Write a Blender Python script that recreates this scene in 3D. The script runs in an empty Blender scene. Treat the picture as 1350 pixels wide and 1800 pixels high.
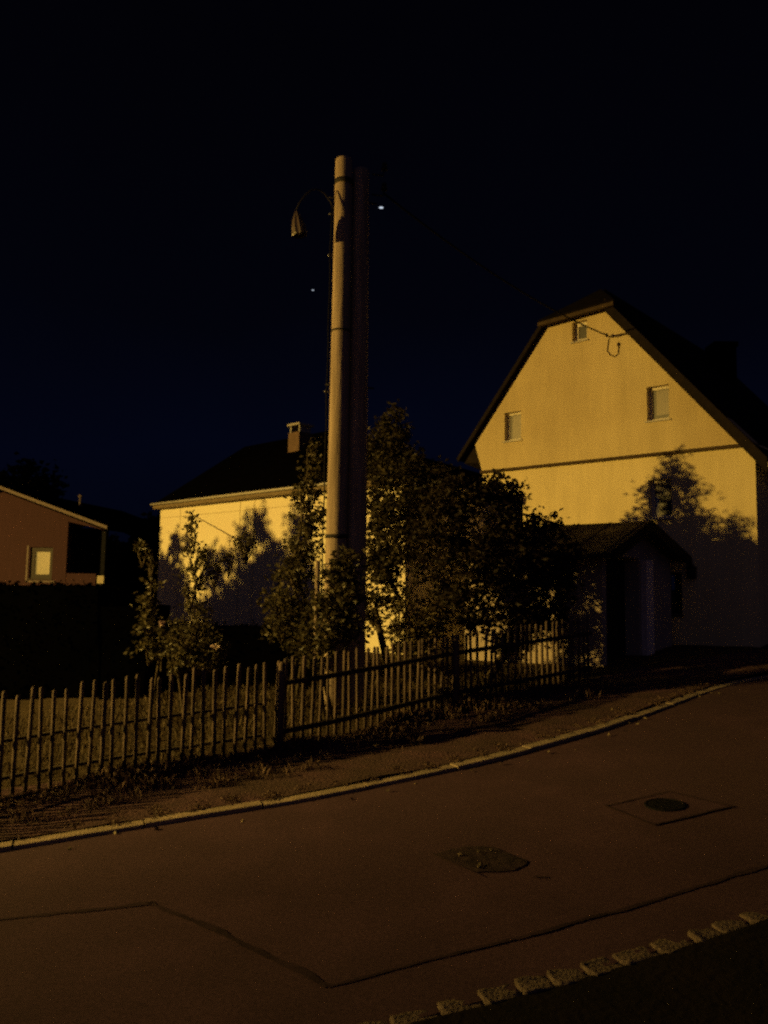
import bpy, math, random
from mathutils import Vector, Matrix, noise
from mathutils.geometry import tessellate_polygon

random.seed(11)
scene = bpy.context.scene
COL = scene.collection
R = math.radians
rnd = random.random
def uni(a, b): return random.uniform(a, b)

# ------------------------------------------------------------------ camera
FPX, CX, CY = 1380.0, 675.0, 900.0
EYE = 1.9
pitch, roll = R(5.3), 0.0154
f_ = Vector((0, math.cos(pitch), math.sin(pitch)))
r0 = Vector((1, 0, 0)); u0 = Vector((0, -math.sin(pitch), math.cos(pitch)))
r_ = r0 * math.cos(roll) + u0 * math.sin(roll)
u_ = -r0 * math.sin(roll) + u0 * math.cos(roll)
CAM = Vector((0, 0, EYE))
cd = bpy.data.cameras.new("camera"); cam = bpy.data.objects.new("camera", cd); COL.objects.link(cam)
cd.sensor_fit = 'VERTICAL'; cd.sensor_height = 36.0; cd.lens = 36.0 * FPX / 1800.0
cd.clip_start = 0.05; cd.clip_end = 3000
m = Matrix((r_, u_, -f_)).transposed().to_4x4(); m.translation = CAM
cam.matrix_world = m
scene.camera = cam

def ray(px, py): return f_ + r_ * ((px - CX) / FPX) + u_ * ((CY - py) / FPX)
def P(px, py, D):                      # the point seen at a pixel of the photo, D metres ahead
    d = ray(px, py); return CAM + d * (D / d.y)

# ------------------------------------------------------------------ ground height
def g(x, y):
    s = 0.0725 * x + 0.0285 * y
    if s > 0.95: s = 0.95 + 0.35 * math.tanh((s - 0.95) / 0.35)
    if s < -1.3: s = -1.3 + 0.4 * math.tanh((s + 1.3) / 0.4)
    return s
def G(px, py, dz=0.0):                 # where that pixel's ray meets the ground
    d = ray(px, py); t0, t1 = 0.5, 200.0
    for _ in range(60):
        t = (t0 + t1) / 2; p = CAM + d * t
        if p.z > g(p.x, p.y) + dz: t0 = t
        else: t1 = t
    return CAM + d * t0

# ------------------------------------------------------------------ materials
def mat(name, c1, c2=None, scale=6.0, rough=0.85, bump=0.0, bscale=None, spec=0.3, detail=6.0, stretch=None,
        translucent=None, island=False, metallic=0.0, c3=None, scale3=0.7, grain=None, streak=None):
    M = bpy.data.materials.new(name); M.use_nodes = True
    N = M.node_tree.nodes; L = M.node_tree.links; N.clear()
    out = N.new('ShaderNodeOutputMaterial'); b = N.new('ShaderNodeBsdfPrincipled')
    b.inputs['Roughness'].default_value = rough
    b.inputs['Specular IOR Level'].default_value = spec
    b.inputs['Metallic'].default_value = metallic
    tc = N.new('ShaderNodeTexCoord'); mp = N.new('ShaderNodeMapping')
    L.new(tc.outputs['Object'], mp.inputs['Vector'])
    if stretch: mp.inputs['Scale'].default_value = stretch
    if c2 is None: c2 = tuple(v * 0.75 for v in c1)
    nz = N.new('ShaderNodeTexNoise'); nz.inputs['Scale'].default_value = scale; nz.inputs['Detail'].default_value = detail
    L.new(mp.outputs[0], nz.inputs['Vector'])
    rp = N.new('ShaderNodeValToRGB'); rp.color_ramp.elements[0].position = 0.32; rp.color_ramp.elements[1].position = 0.68
    rp.color_ramp.elements[0].color = (*c1, 1); rp.color_ramp.elements[1].color = (*c2, 1)
    if island:
        ge = N.new('ShaderNodeNewGeometry'); mx = N.new('ShaderNodeMath'); mx.operation = 'MULTIPLY_ADD'
        L.new(ge.outputs['Random Per Island'], mx.inputs[0]); mx.inputs[1].default_value = 0.6
        ml = N.new('ShaderNodeMath'); ml.operation = 'MULTIPLY'; ml.inputs[1].default_value = 0.4
        L.new(nz.outputs['Fac'], ml.inputs[0]); L.new(ml.outputs[0], mx.inputs[2]); L.new(mx.outputs[0], rp.inputs['Fac'])
    else:
        L.new(nz.outputs['Fac'], rp.inputs['Fac'])
    col = rp.outputs['Color']
    if c3 is not None:
        n3 = N.new('ShaderNodeTexNoise'); n3.inputs['Scale'].default_value = scale3; n3.inputs['Detail'].default_value = 5
        L.new(tc.outputs['Object'], n3.inputs['Vector'])
        r3 = N.new('ShaderNodeValToRGB'); r3.color_ramp.elements[0].position = 0.42; r3.color_ramp.elements[1].position = 0.66
        L.new(n3.outputs['Fac'], r3.inputs['Fac'])
        mix = N.new('ShaderNodeMix'); mix.data_type = 'RGBA'
        L.new(r3.outputs['Color'], mix.inputs['Factor']); L.new(col, mix.inputs['A']); mix.inputs['B'].default_value = (*c3, 1)
        col = mix.outputs['Result']
    for gsc, lo_, hi_, st_ in ([(grain, .55, 1.45, None)] if grain else []) + ([(2.2, .86, 1.06, (1, 1, .12))] if streak else []):
        ng = N.new('ShaderNodeTexNoise'); ng.inputs['Scale'].default_value = gsc; ng.inputs['Detail'].default_value = 4; ng.inputs['Roughness'].default_value = .8
        mg = N.new('ShaderNodeMapping'); L.new(tc.outputs['Object'], mg.inputs['Vector'])
        if st_: mg.inputs['Scale'].default_value = st_
        L.new(mg.outputs[0], ng.inputs['Vector'])
        rg = N.new('ShaderNodeMapRange'); rg.inputs['From Min'].default_value = .3; rg.inputs['From Max'].default_value = .7; rg.inputs['To Min'].default_value = lo_; rg.inputs['To Max'].default_value = hi_
        L.new(ng.outputs['Fac'], rg.inputs['Value'])
        mm = N.new('ShaderNodeMix'); mm.data_type = 'RGBA'; mm.blend_type = 'MULTIPLY'; mm.inputs['Factor'].default_value = 1
        L.new(col, mm.inputs['A']); L.new(rg.outputs[0], mm.inputs['B']); col = mm.outputs['Result']
    L.new(col, b.inputs['Base Color'])
    if bump:
        nb = N.new('ShaderNodeTexNoise'); nb.inputs['Scale'].default_value = bscale or scale * 4; nb.inputs['Detail'].default_value = 8
        L.new(mp.outputs[0], nb.inputs['Vector'])
        bp = N.new('ShaderNodeBump'); bp.inputs['Strength'].default_value = bump; bp.inputs['Distance'].default_value = 0.02
        L.new(nb.outputs['Fac'], bp.inputs['Height']); L.new(bp.outputs[0], b.inputs['Normal'])
    if translucent:
        tr = N.new('ShaderNodeBsdfTranslucent'); L.new(col, tr.inputs['Color'])
        ms = N.new('ShaderNodeMixShader'); ms.inputs[0].default_value = translucent
        L.new(b.outputs[0], ms.inputs[1]); L.new(tr.outputs[0], ms.inputs[2]); L.new(ms.outputs[0], out.inputs[0])
    else:
        L.new(b.outputs[0], out.inputs[0])
    return M
def emit(name, c, s):
    M = bpy.data.materials.new(name); M.use_nodes = True; N = M.node_tree.nodes; N.clear()
    o = N.new('ShaderNodeOutputMaterial'); e = N.new('ShaderNodeEmission')
    e.inputs[0].default_value = (*c, 1); e.inputs[1].default_value = s
    M.node_tree.links.new(e.outputs[0], o.inputs[0]); return M
def glass(name, tint=(0.9, 0.9, 0.9), refl=0.5, rough=0.02):
    M = bpy.data.materials.new(name); M.use_nodes = True; N = M.node_tree.nodes; L = M.node_tree.links; N.clear()
    o = N.new('ShaderNodeOutputMaterial'); t = N.new('ShaderNodeBsdfTransparent'); t.inputs[0].default_value = (*tint, 1)
    gl = N.new('ShaderNodeBsdfGlossy'); gl.inputs['Roughness'].default_value = rough
    fr = N.new('ShaderNodeFresnel'); fr.inputs[0].default_value = 1.45
    mx = N.new('ShaderNodeMixShader'); L.new(fr.outputs[0], mx.inputs[0]); L.new(t.outputs[0], mx.inputs[1]); L.new(gl.outputs[0], mx.inputs[2])
    L.new(mx.outputs[0], o.inputs[0]); return M

ASPHALT = mat('asphalt', (0.070, 0.0375, 0.053), (0.052, 0.028, 0.04), 2.0, 0.85, 0.14, 160, 0.15, c3=(0.052, 0.029, 0.04), scale3=0.5, grain=55)
PATCH = mat('asphalt_repair', (0.064, 0.034, 0.05), (0.05, 0.027, 0.04), 3.0, 0.85, 0.14, 160, 0.15, grain=55)
TAR = mat('tar', (0.022, 0.014, 0.018), (0.042, 0.025, 0.034), 7.0, 0.8, 0.1, 60, 0.1)
BROKEN = mat('broken_asphalt', (0.013, 0.0075, 0.010), (0.034, 0.019, 0.026), 9.0, 0.7, 0.3, 60)
SOIL = mat('soil', (0.006, 0.005, 0.005), (0.011, 0.008, 0.008), 3.0, 0.95, 0.6, 24, 0.1)
VERGE = mat('verge_earth', (0.10, 0.054, 0.065), (0.058, 0.033, 0.04), 5.0, 0.95, 0.9, 40, 0.1, c3=(0.055, 0.036, 0.034), scale3=1.4)
LAWN = mat('lawn_earth', (0.066, 0.047, 0.028), (0.036, 0.026, 0.017), 5.0, 0.95, 0.9, 40, 0.1)
KERB = mat('kerb_concrete', (0.32, 0.25, 0.19), (0.2, 0.155, 0.12), 7.0, 0.9, 0.4, 60, 0.2, c3=(0.2, 0.165, 0.12), scale3=2.2)
GRANITE = mat('granite', (0.15, 0.11, 0.09), (0.075, 0.056, 0.046), 16.0, 0.8, 0.8, 50, 0.3)
WOODF = mat('fence_wood', (0.15, 0.108, 0.09), (0.062, 0.046, 0.039), 20.0, 0.85, 0.5, 60, 0.2, stretch=(1, 1, 0.12))
WOODR = mat('rail_wood', (0.06, 0.045, 0.034), (0.035, 0.027, 0.02), 14.0, 0.9, 0.4, 60, 0.2)
WOODP = mat('pole_wood', (0.35, 0.27, 0.21), (0.2, 0.152, 0.12), 20.0, 0.8, 0.4, 60, 0.25, stretch=(1, 1, 0.06))
IRON = mat('iron', (0.016, 0.014, 0.015), (0.024, 0.02, 0.02), 10, 0.7, 0.2, 50, 0.2)
DARKIRON = mat('cast_iron', (0.0045, 0.0045, 0.006), (0.007, 0.007, 0.009), 10, 0.8, 0.1, 50, 0.1)
CABLE = mat('cable', (0.004, 0.004, 0.005), None, 10, 0.7, spec=0.1)
PORC = mat('porcelain', (0.13, 0.13, 0.15), (0.1, 0.1, 0.12), 10, 0.25, spec=0.6)
LAMPSH = mat('lamp_shade_enamel', (0.085, 0.06, 0.055), (0.035, 0.026, 0.024), 30, 0.4, stretch=(1, 1, 0.05), spec=0.5)  # pale highlight streaks put into the enamel colour
RENDER_L = mat('cream_render', (0.74, 0.67, 0.47), (0.70, 0.63, 0.43), 1.3, 0.9, 0.12, 70, 0.2, c3=(0.72, 0.63, 0.44))
RENDER_U = mat('ochre_render', (0.66, 0.545, 0.30), (0.59, 0.48, 0.265), 1.1, 0.9, 0.14, 70, 0.2, c3=(0.53, 0.42, 0.225), scale3=0.45, streak=True)
RENDER_D = mat('yellow_render', (0.76, 0.64, 0.36), (0.70, 0.585, 0.325), 1.1, 0.9, 0.14, 70, 0.2, c3=(0.66, 0.55, 0.3), scale3=0.5, streak=True)
PORCHW = mat('porch_render', (0.42, 0.35, 0.3), (0.34, 0.28, 0.24), 2.0, 0.9, 0.3, 60, 0.2)
PORCHR = mat('porch_roofing', (0.05, 0.033, 0.026), (0.03, 0.02, 0.016), 4.0, 0.8, 0.3, 40)
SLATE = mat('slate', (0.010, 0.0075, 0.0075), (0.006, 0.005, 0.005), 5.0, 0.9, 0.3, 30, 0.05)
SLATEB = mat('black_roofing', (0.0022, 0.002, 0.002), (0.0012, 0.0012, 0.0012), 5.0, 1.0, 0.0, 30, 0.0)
BARGE = mat('dark_barge_wood', (0.02, 0.0145, 0.012), (0.013, 0.01, 0.008), 8.0, 0.9, 0.3, 40, 0.1)
CORN = mat('cornice_wood', (0.075, 0.05, 0.028), (0.05, 0.034, 0.02), 8.0, 0.85, 0.3, 40, 0.2)
GUTTER = mat('zinc_gutter', (0.42, 0.39, 0.34), (0.34, 0.31, 0.27), 6.0, 0.5, spec=0.5)
FASCIA = mat('fascia_wood', (0.2, 0.15, 0.09), (0.14, 0.105, 0.065), 6.0, 0.8)
BRICK = mat('chimney_brick', (0.17, 0.11, 0.075), (0.13, 0.085, 0.06), 10.0, 0.9, 0.4, 40)
BLACKBRICK = mat('black_brick', (0.0015, 0.0014, 0.0014), None, 10.0, 1.0, spec=0.0)  # even near-black colour for the whole chimney
WHITEF = mat('white_window_frame', (0.68, 0.62, 0.5), (0.6, 0.55, 0.44), 8, 0.5)
DARKF = mat('dark_window_frame', (0.022, 0.015, 0.014), (0.015, 0.011, 0.01), 8, 0.6)
CURTAIN = mat('net_curtain', (0.33, 0.28, 0.21), (0.27, 0.23, 0.17), 14, 0.95, stretch=(1, 1, 0.05))
BLIND = mat('cream_blind', (0.36, 0.31, 0.22), (0.32, 0.28, 0.2), 5, 0.95)
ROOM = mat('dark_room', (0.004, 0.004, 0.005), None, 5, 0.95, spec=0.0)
PLINTH = mat('dark_plinth', (0.02, 0.017, 0.015), (0.012, 0.01, 0.01), 4, 0.95, 0.3, 40)
DOORW = mat('door_wood', (0.012, 0.01, 0.012), (0.008, 0.007, 0.008), 6, 0.8)
PALEP = mat('pale_post', (0.8, 0.7, 0.66), (0.65, 0.56, 0.52), 14, 0.9, 0.4, 60)
BROWNW = mat('brown_cladding', (0.042, 0.0185, 0.023), (0.034, 0.015, 0.018), 5, 0.85, 0.3, 50, 0.2, stretch=(6, 6, 0.4))
VERGEB = mat('pale_verge_board', (0.13, 0.1, 0.09), (0.1, 0.075, 0.068), 8, 0.7)
LEAF_A = mat('leaf_olive', (0.10, 0.082, 0.038), (0.045, 0.04, 0.02), 3.0, 0.5, translucent=0.35, island=True, spec=0.4)
LEAF_B = mat('leaf_dark', (0.034, 0.024, 0.016), (0.017, 0.013, 0.0095), 3.0, 0.6, translucent=0.3, island=True, spec=0.2)
LEAF_D = mat('leaf_deep_olive', (0.062, 0.049, 0.024), (0.024, 0.02, 0.011), 3.0, 0.6, translucent=0.3, island=True, spec=0.3)
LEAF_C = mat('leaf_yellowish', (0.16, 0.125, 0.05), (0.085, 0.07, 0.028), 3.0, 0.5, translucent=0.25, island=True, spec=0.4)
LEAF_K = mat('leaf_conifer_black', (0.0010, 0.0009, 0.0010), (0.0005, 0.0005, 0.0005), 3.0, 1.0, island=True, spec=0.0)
GRASS = mat('grass_blade', (0.085, 0.06, 0.034), (0.034, 0.026, 0.016), 3.0, 0.7, island=True, translucent=0.2, spec=0.2)
WEED = mat('weed_leaf', (0.14, 0.088, 0.07), (0.065, 0.043, 0.036), 3.0, 0.7, island=True, translucent=0.2, spec=0.2)
LITTER = mat('fallen_leaf', (0.2, 0.15, 0.09), (0.05, 0.035, 0.02), 3.0, 0.7, island=True)
BARK = mat('bark', (0.10, 0.075, 0.045), (0.055, 0.042, 0.027), 14.0, 0.9, 0.7, 40, stretch=(1, 1, 0.2))
PETAL = mat('petal', (0.6, 0.5, 0.45), (0.5, 0.36, 0.33), 8, 0.7, translucent=0.3)
GLASS = glass('window_glass', rough=0.45)

# ------------------------------------------------------------------ mesh builder / object helpers
class MB:
    def __init__(s): s.v = []; s.f = []
    def add(s, vs, fs):
        o = len(s.v); s.v += [tuple(p) for p in vs]; s.f += [tuple(i + o for i in q) for q in fs]
    def quad(s, a, b, c, d): s.add((a, b, c, d), ((0, 1, 2, 3),))
    def box(s, o, ax, ay, az):         # corner o and three edge vectors
        o, ax, ay, az = map(Vector, (o, ax, ay, az))
        v = [o, o + ax, o + ax + ay, o + ay]; v += [p + az for p in v]
        fs = ((0, 3, 2, 1), (4, 5, 6, 7), (0, 1, 5, 4), (1, 2, 6, 5), (2, 3, 7, 6), (3, 0, 4, 7))
        s.add(v, fs)
    def slab(s, poly, off):            # polygon extruded by a vector
        n = len(poly); off = Vector(off); poly = [Vector(p) for p in poly]
        v = poly + [p + off for p in poly]
        fs = [tuple(range(n - 1, -1, -1)), tuple(range(n, 2 * n))] + [(i, (i + 1) % n, n + (i + 1) % n, n + i) for i in range(n)]
        s.add(v, fs)
    def tube(s, pts, rad, seg=8, cap=True):
        pts = [Vector(p) for p in pts]; n = len(pts)
        if not hasattr(rad, '__len__'): rad = [rad] * n
        d0 = (pts[1] - pts[0]).normalized()
        ref = Vector((0, 0, 1)) if abs(d0.z) < 0.9 else Vector((1, 0, 0))
        a = d0.cross(ref).normalized(); vs = []; fs = []
        for i in range(n):
            d = (pts[min(i + 1, n - 1)] - pts[max(i - 1, 0)]).normalized()
            a = (a - d * a.dot(d)).normalized(); b = d.cross(a)
            for k in range(seg):
                t = 2 * math.pi * k / seg
                vs.append(pts[i] + (a * math.cos(t) + b * math.sin(t)) * rad[i])
        for i in range(n - 1):
            for k in range(seg):
                k2 = (k + 1) % seg
                fs.append((i * seg + k, i * seg + k2, (i + 1) * seg + k2, (i + 1) * seg + k))
        if cap:
            fs.append(tuple(range(seg - 1, -1, -1))); fs.append(tuple((n - 1) * seg + k for k in range(seg)))
        s.add(vs, fs)
    def ball(s, c, rx, ry, rz, nu=10, nv=7, jit=0.0):
        c = Vector(c); vs = [c + Vector((0, 0, rz))]; fs = []
        for j in range(1, nv):
            t = math.pi * j / nv
            for i in range(nu):
                p = 2 * math.pi * i / nu; k = 1 + uni(-jit, jit)
                vs.append(c + Vector((rx * math.sin(t) * math.cos(p), ry * math.sin(t) * math.sin(p), rz * math.cos(t))) * k)
        vs.append(c - Vector((0, 0, rz)))
        for i in range(nu): fs.append((0, 1 + i, 1 + (i + 1) % nu))
        for j in range(nv - 2):
            for i in range(nu):
                a = 1 + j * nu + i; b = 1 + j * nu + (i + 1) % nu
                fs.append((a, a + nu, b + nu, b))
        l = len(vs) - 1; o = 1 + (nv - 2) * nu
        for i in range(nu): fs.append((o + i, l, o + (i + 1) % nu))
        s.add(vs, fs)
    def lathe(s, c, prof, seg=16, axis=None):   # prof: (radius, z)
        vs = []; fs = []; c = Vector(c)
        for (r, z) in prof:
            for k in range(seg):
                t = 2 * math.pi * k / seg; p = Vector((r * math.cos(t), r * math.sin(t), z))
                vs.append(c + (axis @ p if axis is not None else p))
        for i in range(len(prof) - 1):
            for k in range(seg):
                k2 = (k + 1) % seg; fs.append((i * seg + k, i * seg + k2, (i + 1) * seg + k2, (i + 1) * seg + k))
        s.add(vs, fs)
    def leaf(s, p, L, W):
        th = uni(0, 6.283); el = uni(-0.9, 0.6)
        d = Vector((math.cos(th) * math.cos(el), math.sin(th) * math.cos(el), math.sin(el)))
        w = d.cross(Vector((uni(-1, 1), uni(-1, 1), uni(-0.3, 1)))).normalized(); nn = d.cross(w)
        L *= uni(0.7, 1.25); W *= uni(0.7, 1.25)
        a = p + d * L * 0.5 + w * W * 0.5 + nn * W * 0.18; b = p + d * L * 0.5 - w * W * 0.5 + nn * W * 0.18
        tip = p + d * L - nn * L * 0.12
        s.add((p, a, tip, b), ((0, 1, 2), (0, 2, 3)))
    def build(s, name, m_, parent=None, smooth=False):
        base = wloc(parent) if parent else Vector((0, 0, 0))
        me = bpy.data.meshes.new(name)
        me.from_pydata([tuple(Vector(p) - base) for p in s.v], [], s.f); me.validate(); me.update()
        if smooth:
            for p in me.polygons: p.use_smooth = True
        me.materials.append(m_)
        o = bpy.data.objects.new(name, me); COL.objects.link(o)
        if parent: o.parent = parent
        return o
    def build_at(s, name, m_, base, smooth=False):     # a one-mesh thing with its origin at its base
        base = Vector(base)
        o = MB.build(s, name, m_, None, smooth); 
        for v in o.data.vertices: v.co -= base
        o.location = base; return o
def wloc(o):
    v = Vector((0, 0, 0))
    while o is not None: v += o.location; o = o.parent
    return v
def tag(o, label=None, cat=None, group=None, kind=None):
    if label: o['label'] = label
    if cat: o['category'] = cat
    if group: o['group'] = group
    if kind: o['kind'] = kind
    return o
def thing(name, loc, label, cat, group=None):
    o = bpy.data.objects.new(name, None); COL.objects.link(o); o.location = Vector(loc); o.empty_display_size = 0.2
    return tag(o, label, cat, group)
def recalc(o):
    import bmesh
    b = bmesh.new(); b.from_mesh(o.data); bmesh.ops.recalc_face_normals(b, faces=b.faces); b.to_mesh(o.data); b.free(); return o
def bevel(o, w=0.01, n=2):
    md = o.modifiers.new('bevel', 'BEVEL'); md.width = w; md.segments = n; md.limit_method = 'ANGLE'; return o

def resample(pts, step):
    pts = [Vector(p) for p in pts]; out = []
    for i in range(len(pts) - 1):
        p0 = pts[max(i - 1, 0)]; p1 = pts[i]; p2 = pts[i + 1]; p3 = pts[min(i + 2, len(pts) - 1)]
        n = max(2, int((p2 - p1).length / (step * 0.25)))
        for k in range(n):
            t = k / n
            out.append(0.5 * ((2 * p1) + (p2 - p0) * t + (2 * p0 - 5 * p1 + 4 * p2 - p3) * t * t + (3 * p1 - p0 - 3 * p2 + p3) * t ** 3))
    out.append(pts[-1])
    res = [out[0]]; acc = 0.0
    for a, b in zip(out, out[1:]):
        seg = (b - a).length
        while acc + seg >= step:
            k = (step - acc) / seg; a = a + (b - a) * k; res.append(a); seg = (b - a).length; acc = 0.0
        acc += seg
    return res

# ------------------------------------------------------------------ setting: ground, road, verge, lawn
def grid_axis(lim, fine, step):
    v = [-lim + 0.0]; a = []
    x = 0.0
    while x < lim:
        a.append(x); x += step if x < fine else max(step, (x - fine) * 0.35 + step)
    a.append(lim)
    return sorted(set([-q for q in a] + a))
ax = grid_axis(600, 16, 0.5); mb = MB()
for y in ax:
    for x in ax:
        mb.v.append((x, y, g(x, y) - 0.06 + 0.015 * noise.noise(Vector((x * 1.3, y * 1.3, 0)))))
n = len(ax)
mb.f = [(j * n + i, j * n + i + 1, (j + 1) * n + i + 1, (j + 1) * n + i) for j in range(n - 1) for i in range(n - 1)]
tag(mb.build('ground', SOIL, smooth=True), kind='structure')

Kpts = [(-40, -8.7, 0), (-26, -3.2, 0), (-13.3, 1.85, 0), (-2.86, 5.85, 0), (-0.25, 6.87, 0), (1.94, 8.25, 0), (4.36, 10.55, 0), (5.6, 11.35, 0), (9, 13.2, 0), (18, 18, 0), (40, 30, 0)]
Npts = [(-40, -12.5, 0), (-26, -7.0, 0), (-12, -1.5, 0), (-3, 2.08, 0), (-0.06, 3.24, 0), (1.98, 4.04, 0), (5, 5.5, 0), (9, 8.2, 0), (18, 13.0, 0), (40, 25, 0)]
def offs(pts, d):
    out = []
    for i, p in enumerate(pts):
        t = (Vector(pts[min(i + 1, len(pts) - 1)]) - Vector(pts[max(i - 1, 0)])).normalized(); out.append(Vector(p) + Vector((-t.y, t.x, 0)) * d)
    return out
Kpts = offs(Kpts, -0.14); Npts = offs(Npts, 0.10)
K = resample(Kpts, 0.3); Nn = resample(Npts, 0.3)
def at_frac(pl, t):
    q = t * (len(pl) - 1); i = min(int(q), len(pl) - 2); return pl[i].lerp(pl[i + 1], q - i)
mb = MB(); na, nc = 220, 14
for i in range(na + 1):
    a = at_frac(Nn, i / na); b = at_frac(K, i / na)
    for j in range(nc + 1):
        p = a.lerp(b, j / nc)
        mb.v.append((p.x, p.y, g(p.x, p.y) + 0.006 * noise.noise(Vector((p.x * 0.8, p.y * 0.8, 3)))))
mb.f = [(i * (nc + 1) + j, (i + 1) * (nc + 1) + j, (i + 1) * (nc + 1) + j + 1, i * (nc + 1) + j + 1) for i in range(na) for j in range(nc)]
tag(mb.build('road', ASPHALT, smooth=True), kind='structure')

def offset(pl, d):
    out = []
    for i, p in enumerate(pl):
        t = (pl[min(i + 1, len(pl) - 1)] - pl[max(i - 1, 0)]).normalized()
        out.append(p + Vector((-t.y, t.x, 0)) * d)
    return out
KB = offset(K, 0.125)
def strip(a_, b_, dz, nc, rough=0.0, pw=1.0):
    mb = MB(); n_ = len(a_)
    for i in range(n_):
        for j in range(nc + 1):
            p = a_[i].lerp(b_[i], (j / nc) ** pw)
            mb.v.append((p.x, p.y, g(p.x, p.y) + dz + rough * noise.noise(Vector((p.x * 2.5, p.y * 2.5, 7)))))
    mb.f = [(i * (nc + 1) + j, (i + 1) * (nc + 1) + j, (i + 1) * (nc + 1) + j + 1, i * (nc + 1) + j + 1) for i in range(n_ - 1) for j in range(nc)]
    return mb
Ls = offset(K, 1.5)
far = [p + Vector((-0.3, 1, 0)) * 45 for p in K]
tag(strip(Ls, far, 0.028, 40, 0.02, 2.2).build('lawn', LAWN, smooth=True), kind='structure')
tag(strip(KB, offset(K, 1.75), 0.037, 8, 0.028).build('verge', VERGE, smooth=True), kind='structure')

tag(strip(offset(Nn, -3.5), offset(Nn, -0.045), 0.008, 24, 0.02).build('ground_bank', SOIL, smooth=True), kind='structure')
tag(strip(offset(Nn, -0.2), offset(Nn, 0.42), 0.0, 4).build('road_edge', PATCH, smooth=True), kind='structure') if False else None
# kerb stones along the far side of the road, about 0.95 m each
Kc = resample(Kpts, 0.1)
start = min(range(len(Kc)), key=lambda i: (Kc[i] - Vector((-5.2, 4.95, 0))).length)
end = min(range(len(Kc)), key=lambda i: (Kc[i] - Vector((4.9, 10.9, 0))).length)
i = start; idx = 0; total = end - start
while i < end:
    j = min(i + 9, len(Kc) - 1)
    w = 0.125; rise = 0.034
    fade = max(0.0, (i - start) / total - 0.72) / 0.28        # the kerb is lowered towards the yard
    h0 = rise - 0.022 * fade; h1 = rise - 0.022 * max(0.0, (j - start) / total - 0.72) / 0.28
    mb = MB(); rows = []
    steps = [i + (j - i) * q / 4 for q in range(5)]
    lift = uni(-0.006, 0.006); shift = uni(-0.008, 0.008)
    for q, t in enumerate(steps):
        k = int(t); p = Kc[k].lerp(Kc[min(k + 1, len(Kc) - 1)], t - k)
        tg = (Kc[min(k + 2, len(Kc) - 1)] - Kc[max(k - 2, 0)]).normalized(); nr = Vector((-tg.y, tg.x, 0))
        p = p + nr * shift
        if q == 0: p = p + tg * 0.007
        if q == 4: p = p - tg * 0.007
        hh = h0 + (h1 - h0) * q / 4 + lift; z = g(p.x, p.y)
        c = min(0.010, hh * 0.3)
        prof = [(0, -0.08), (0, hh - c), (c * 0.35, hh - c * 0.3), (c, hh), (w - c * 0.6, hh), (w, hh - c * 0.6), (w, -0.08)]
        rows.append([Vector((p.x, p.y, z)) + nr * a + Vector((0, 0, b)) for a, b in prof])
    m7 = 7
    vs = [p for r in rows for p in r]
    fs = [(a * m7 + b, (a + 1) * m7 + b, (a + 1) * m7 + (b + 1) % m7, a * m7 + (b + 1) % m7) for a in range(4) for b in range(m7)]
    fs += [tuple(range(m7)), tuple(4 * m7 + b for b in range(m7 - 1, -1, -1))]
    mb.add(vs, fs)
    o = recalc(mb.build_at('kerbstone', KERB, rows[0][0]))
    tag(o, 'long pale kerbstone laid end to end along the grass verge side of the road', 'kerbstone', 'kerbstones along the far road edge')
    i = j; idx += 1

# rough granite setts along the near edge
S = resample(Npts, 0.02)
s0 = min(range(len(S)), key=lambda i: (S[i] - Vector((-0.75, 2.97, 0))).length)
s1 = min(range(len(S)), key=lambda i: (S[i] - Vector((2.7, 4.38, 0))).length)
i = s0
while i < s1:
    ln = int(uni(8, 12.5)); j = i + ln
    a, b = S[i], S[j]; tg = (b - a).normalized(); nr = Vector((-tg.y, tg.x, 0))
    L_ = (b - a).length + 0.02; W_ = uni(0.125, 0.15); H_ = uni(0.003, 0.008)
    c = (a + b) / 2 + nr * uni(-0.008, 0.008); ang = uni(-0.09, 0.09)
    tg = Vector((tg.x * math.cos(ang) - tg.y * math.sin(ang), tg.x * math.sin(ang) + tg.y * math.cos(ang), 0)); nr = Vector((-tg.y, tg.x, 0))
    mb = MB(); nu, nv = 9, 8; vs = []; seed = uni(0, 99); z0 = g(c.x, c.y)
    skx = uni(-0.08, 0.08)
    for q in range(nv + 1):
        for k in range(nu + 1):
            u = k / nu * 2 - 1; v = q / nv * 2 - 1
            u = math.copysign(abs(u) ** .55, u); v = math.copysign(abs(v) ** .55, v)
            e = 1 - max(abs(u), abs(v)) ** 14
            uu = u * (1 - 0.09 * v * v) + skx * v * 0.5; vv = v * (1 - 0.09 * u * u)
            nzv = noise.noise(Vector((u * 1.5 + seed, v * 1.5, seed))) + 0.5 * noise.noise(Vector((u * 3.5 + seed, v * 3.5, seed + 9)))
            pr = 1 + 0.07 * noise.noise(Vector((u * 2 + seed, v * 2, 4)))
            p = c + tg * uu * L_ / 2 * pr + nr * vv * W_ / 2 * pr
            vs.append((p.x, p.y, z0 + H_ * min(1, e * 2.2) - (0.06 if e <= 0.001 else 0) + 0.011 * nzv * min(1, e * 3)))
    fs = [(q * (nu + 1) + k, q * (nu + 1) + k + 1, (q + 1) * (nu + 1) + k + 1, (q + 1) * (nu + 1) + k) for q in range(nv) for k in range(nu)]
    mb.add(vs, fs)
    o = mb.build_at('granite_sett', GRANITE, (c.x, c.y, z0), True)
    tag(o, 'rough squarish granite sett edging the near side of the road by dark ground', 'paving stone', 'granite setts along the near road edge')
    i = j

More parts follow.
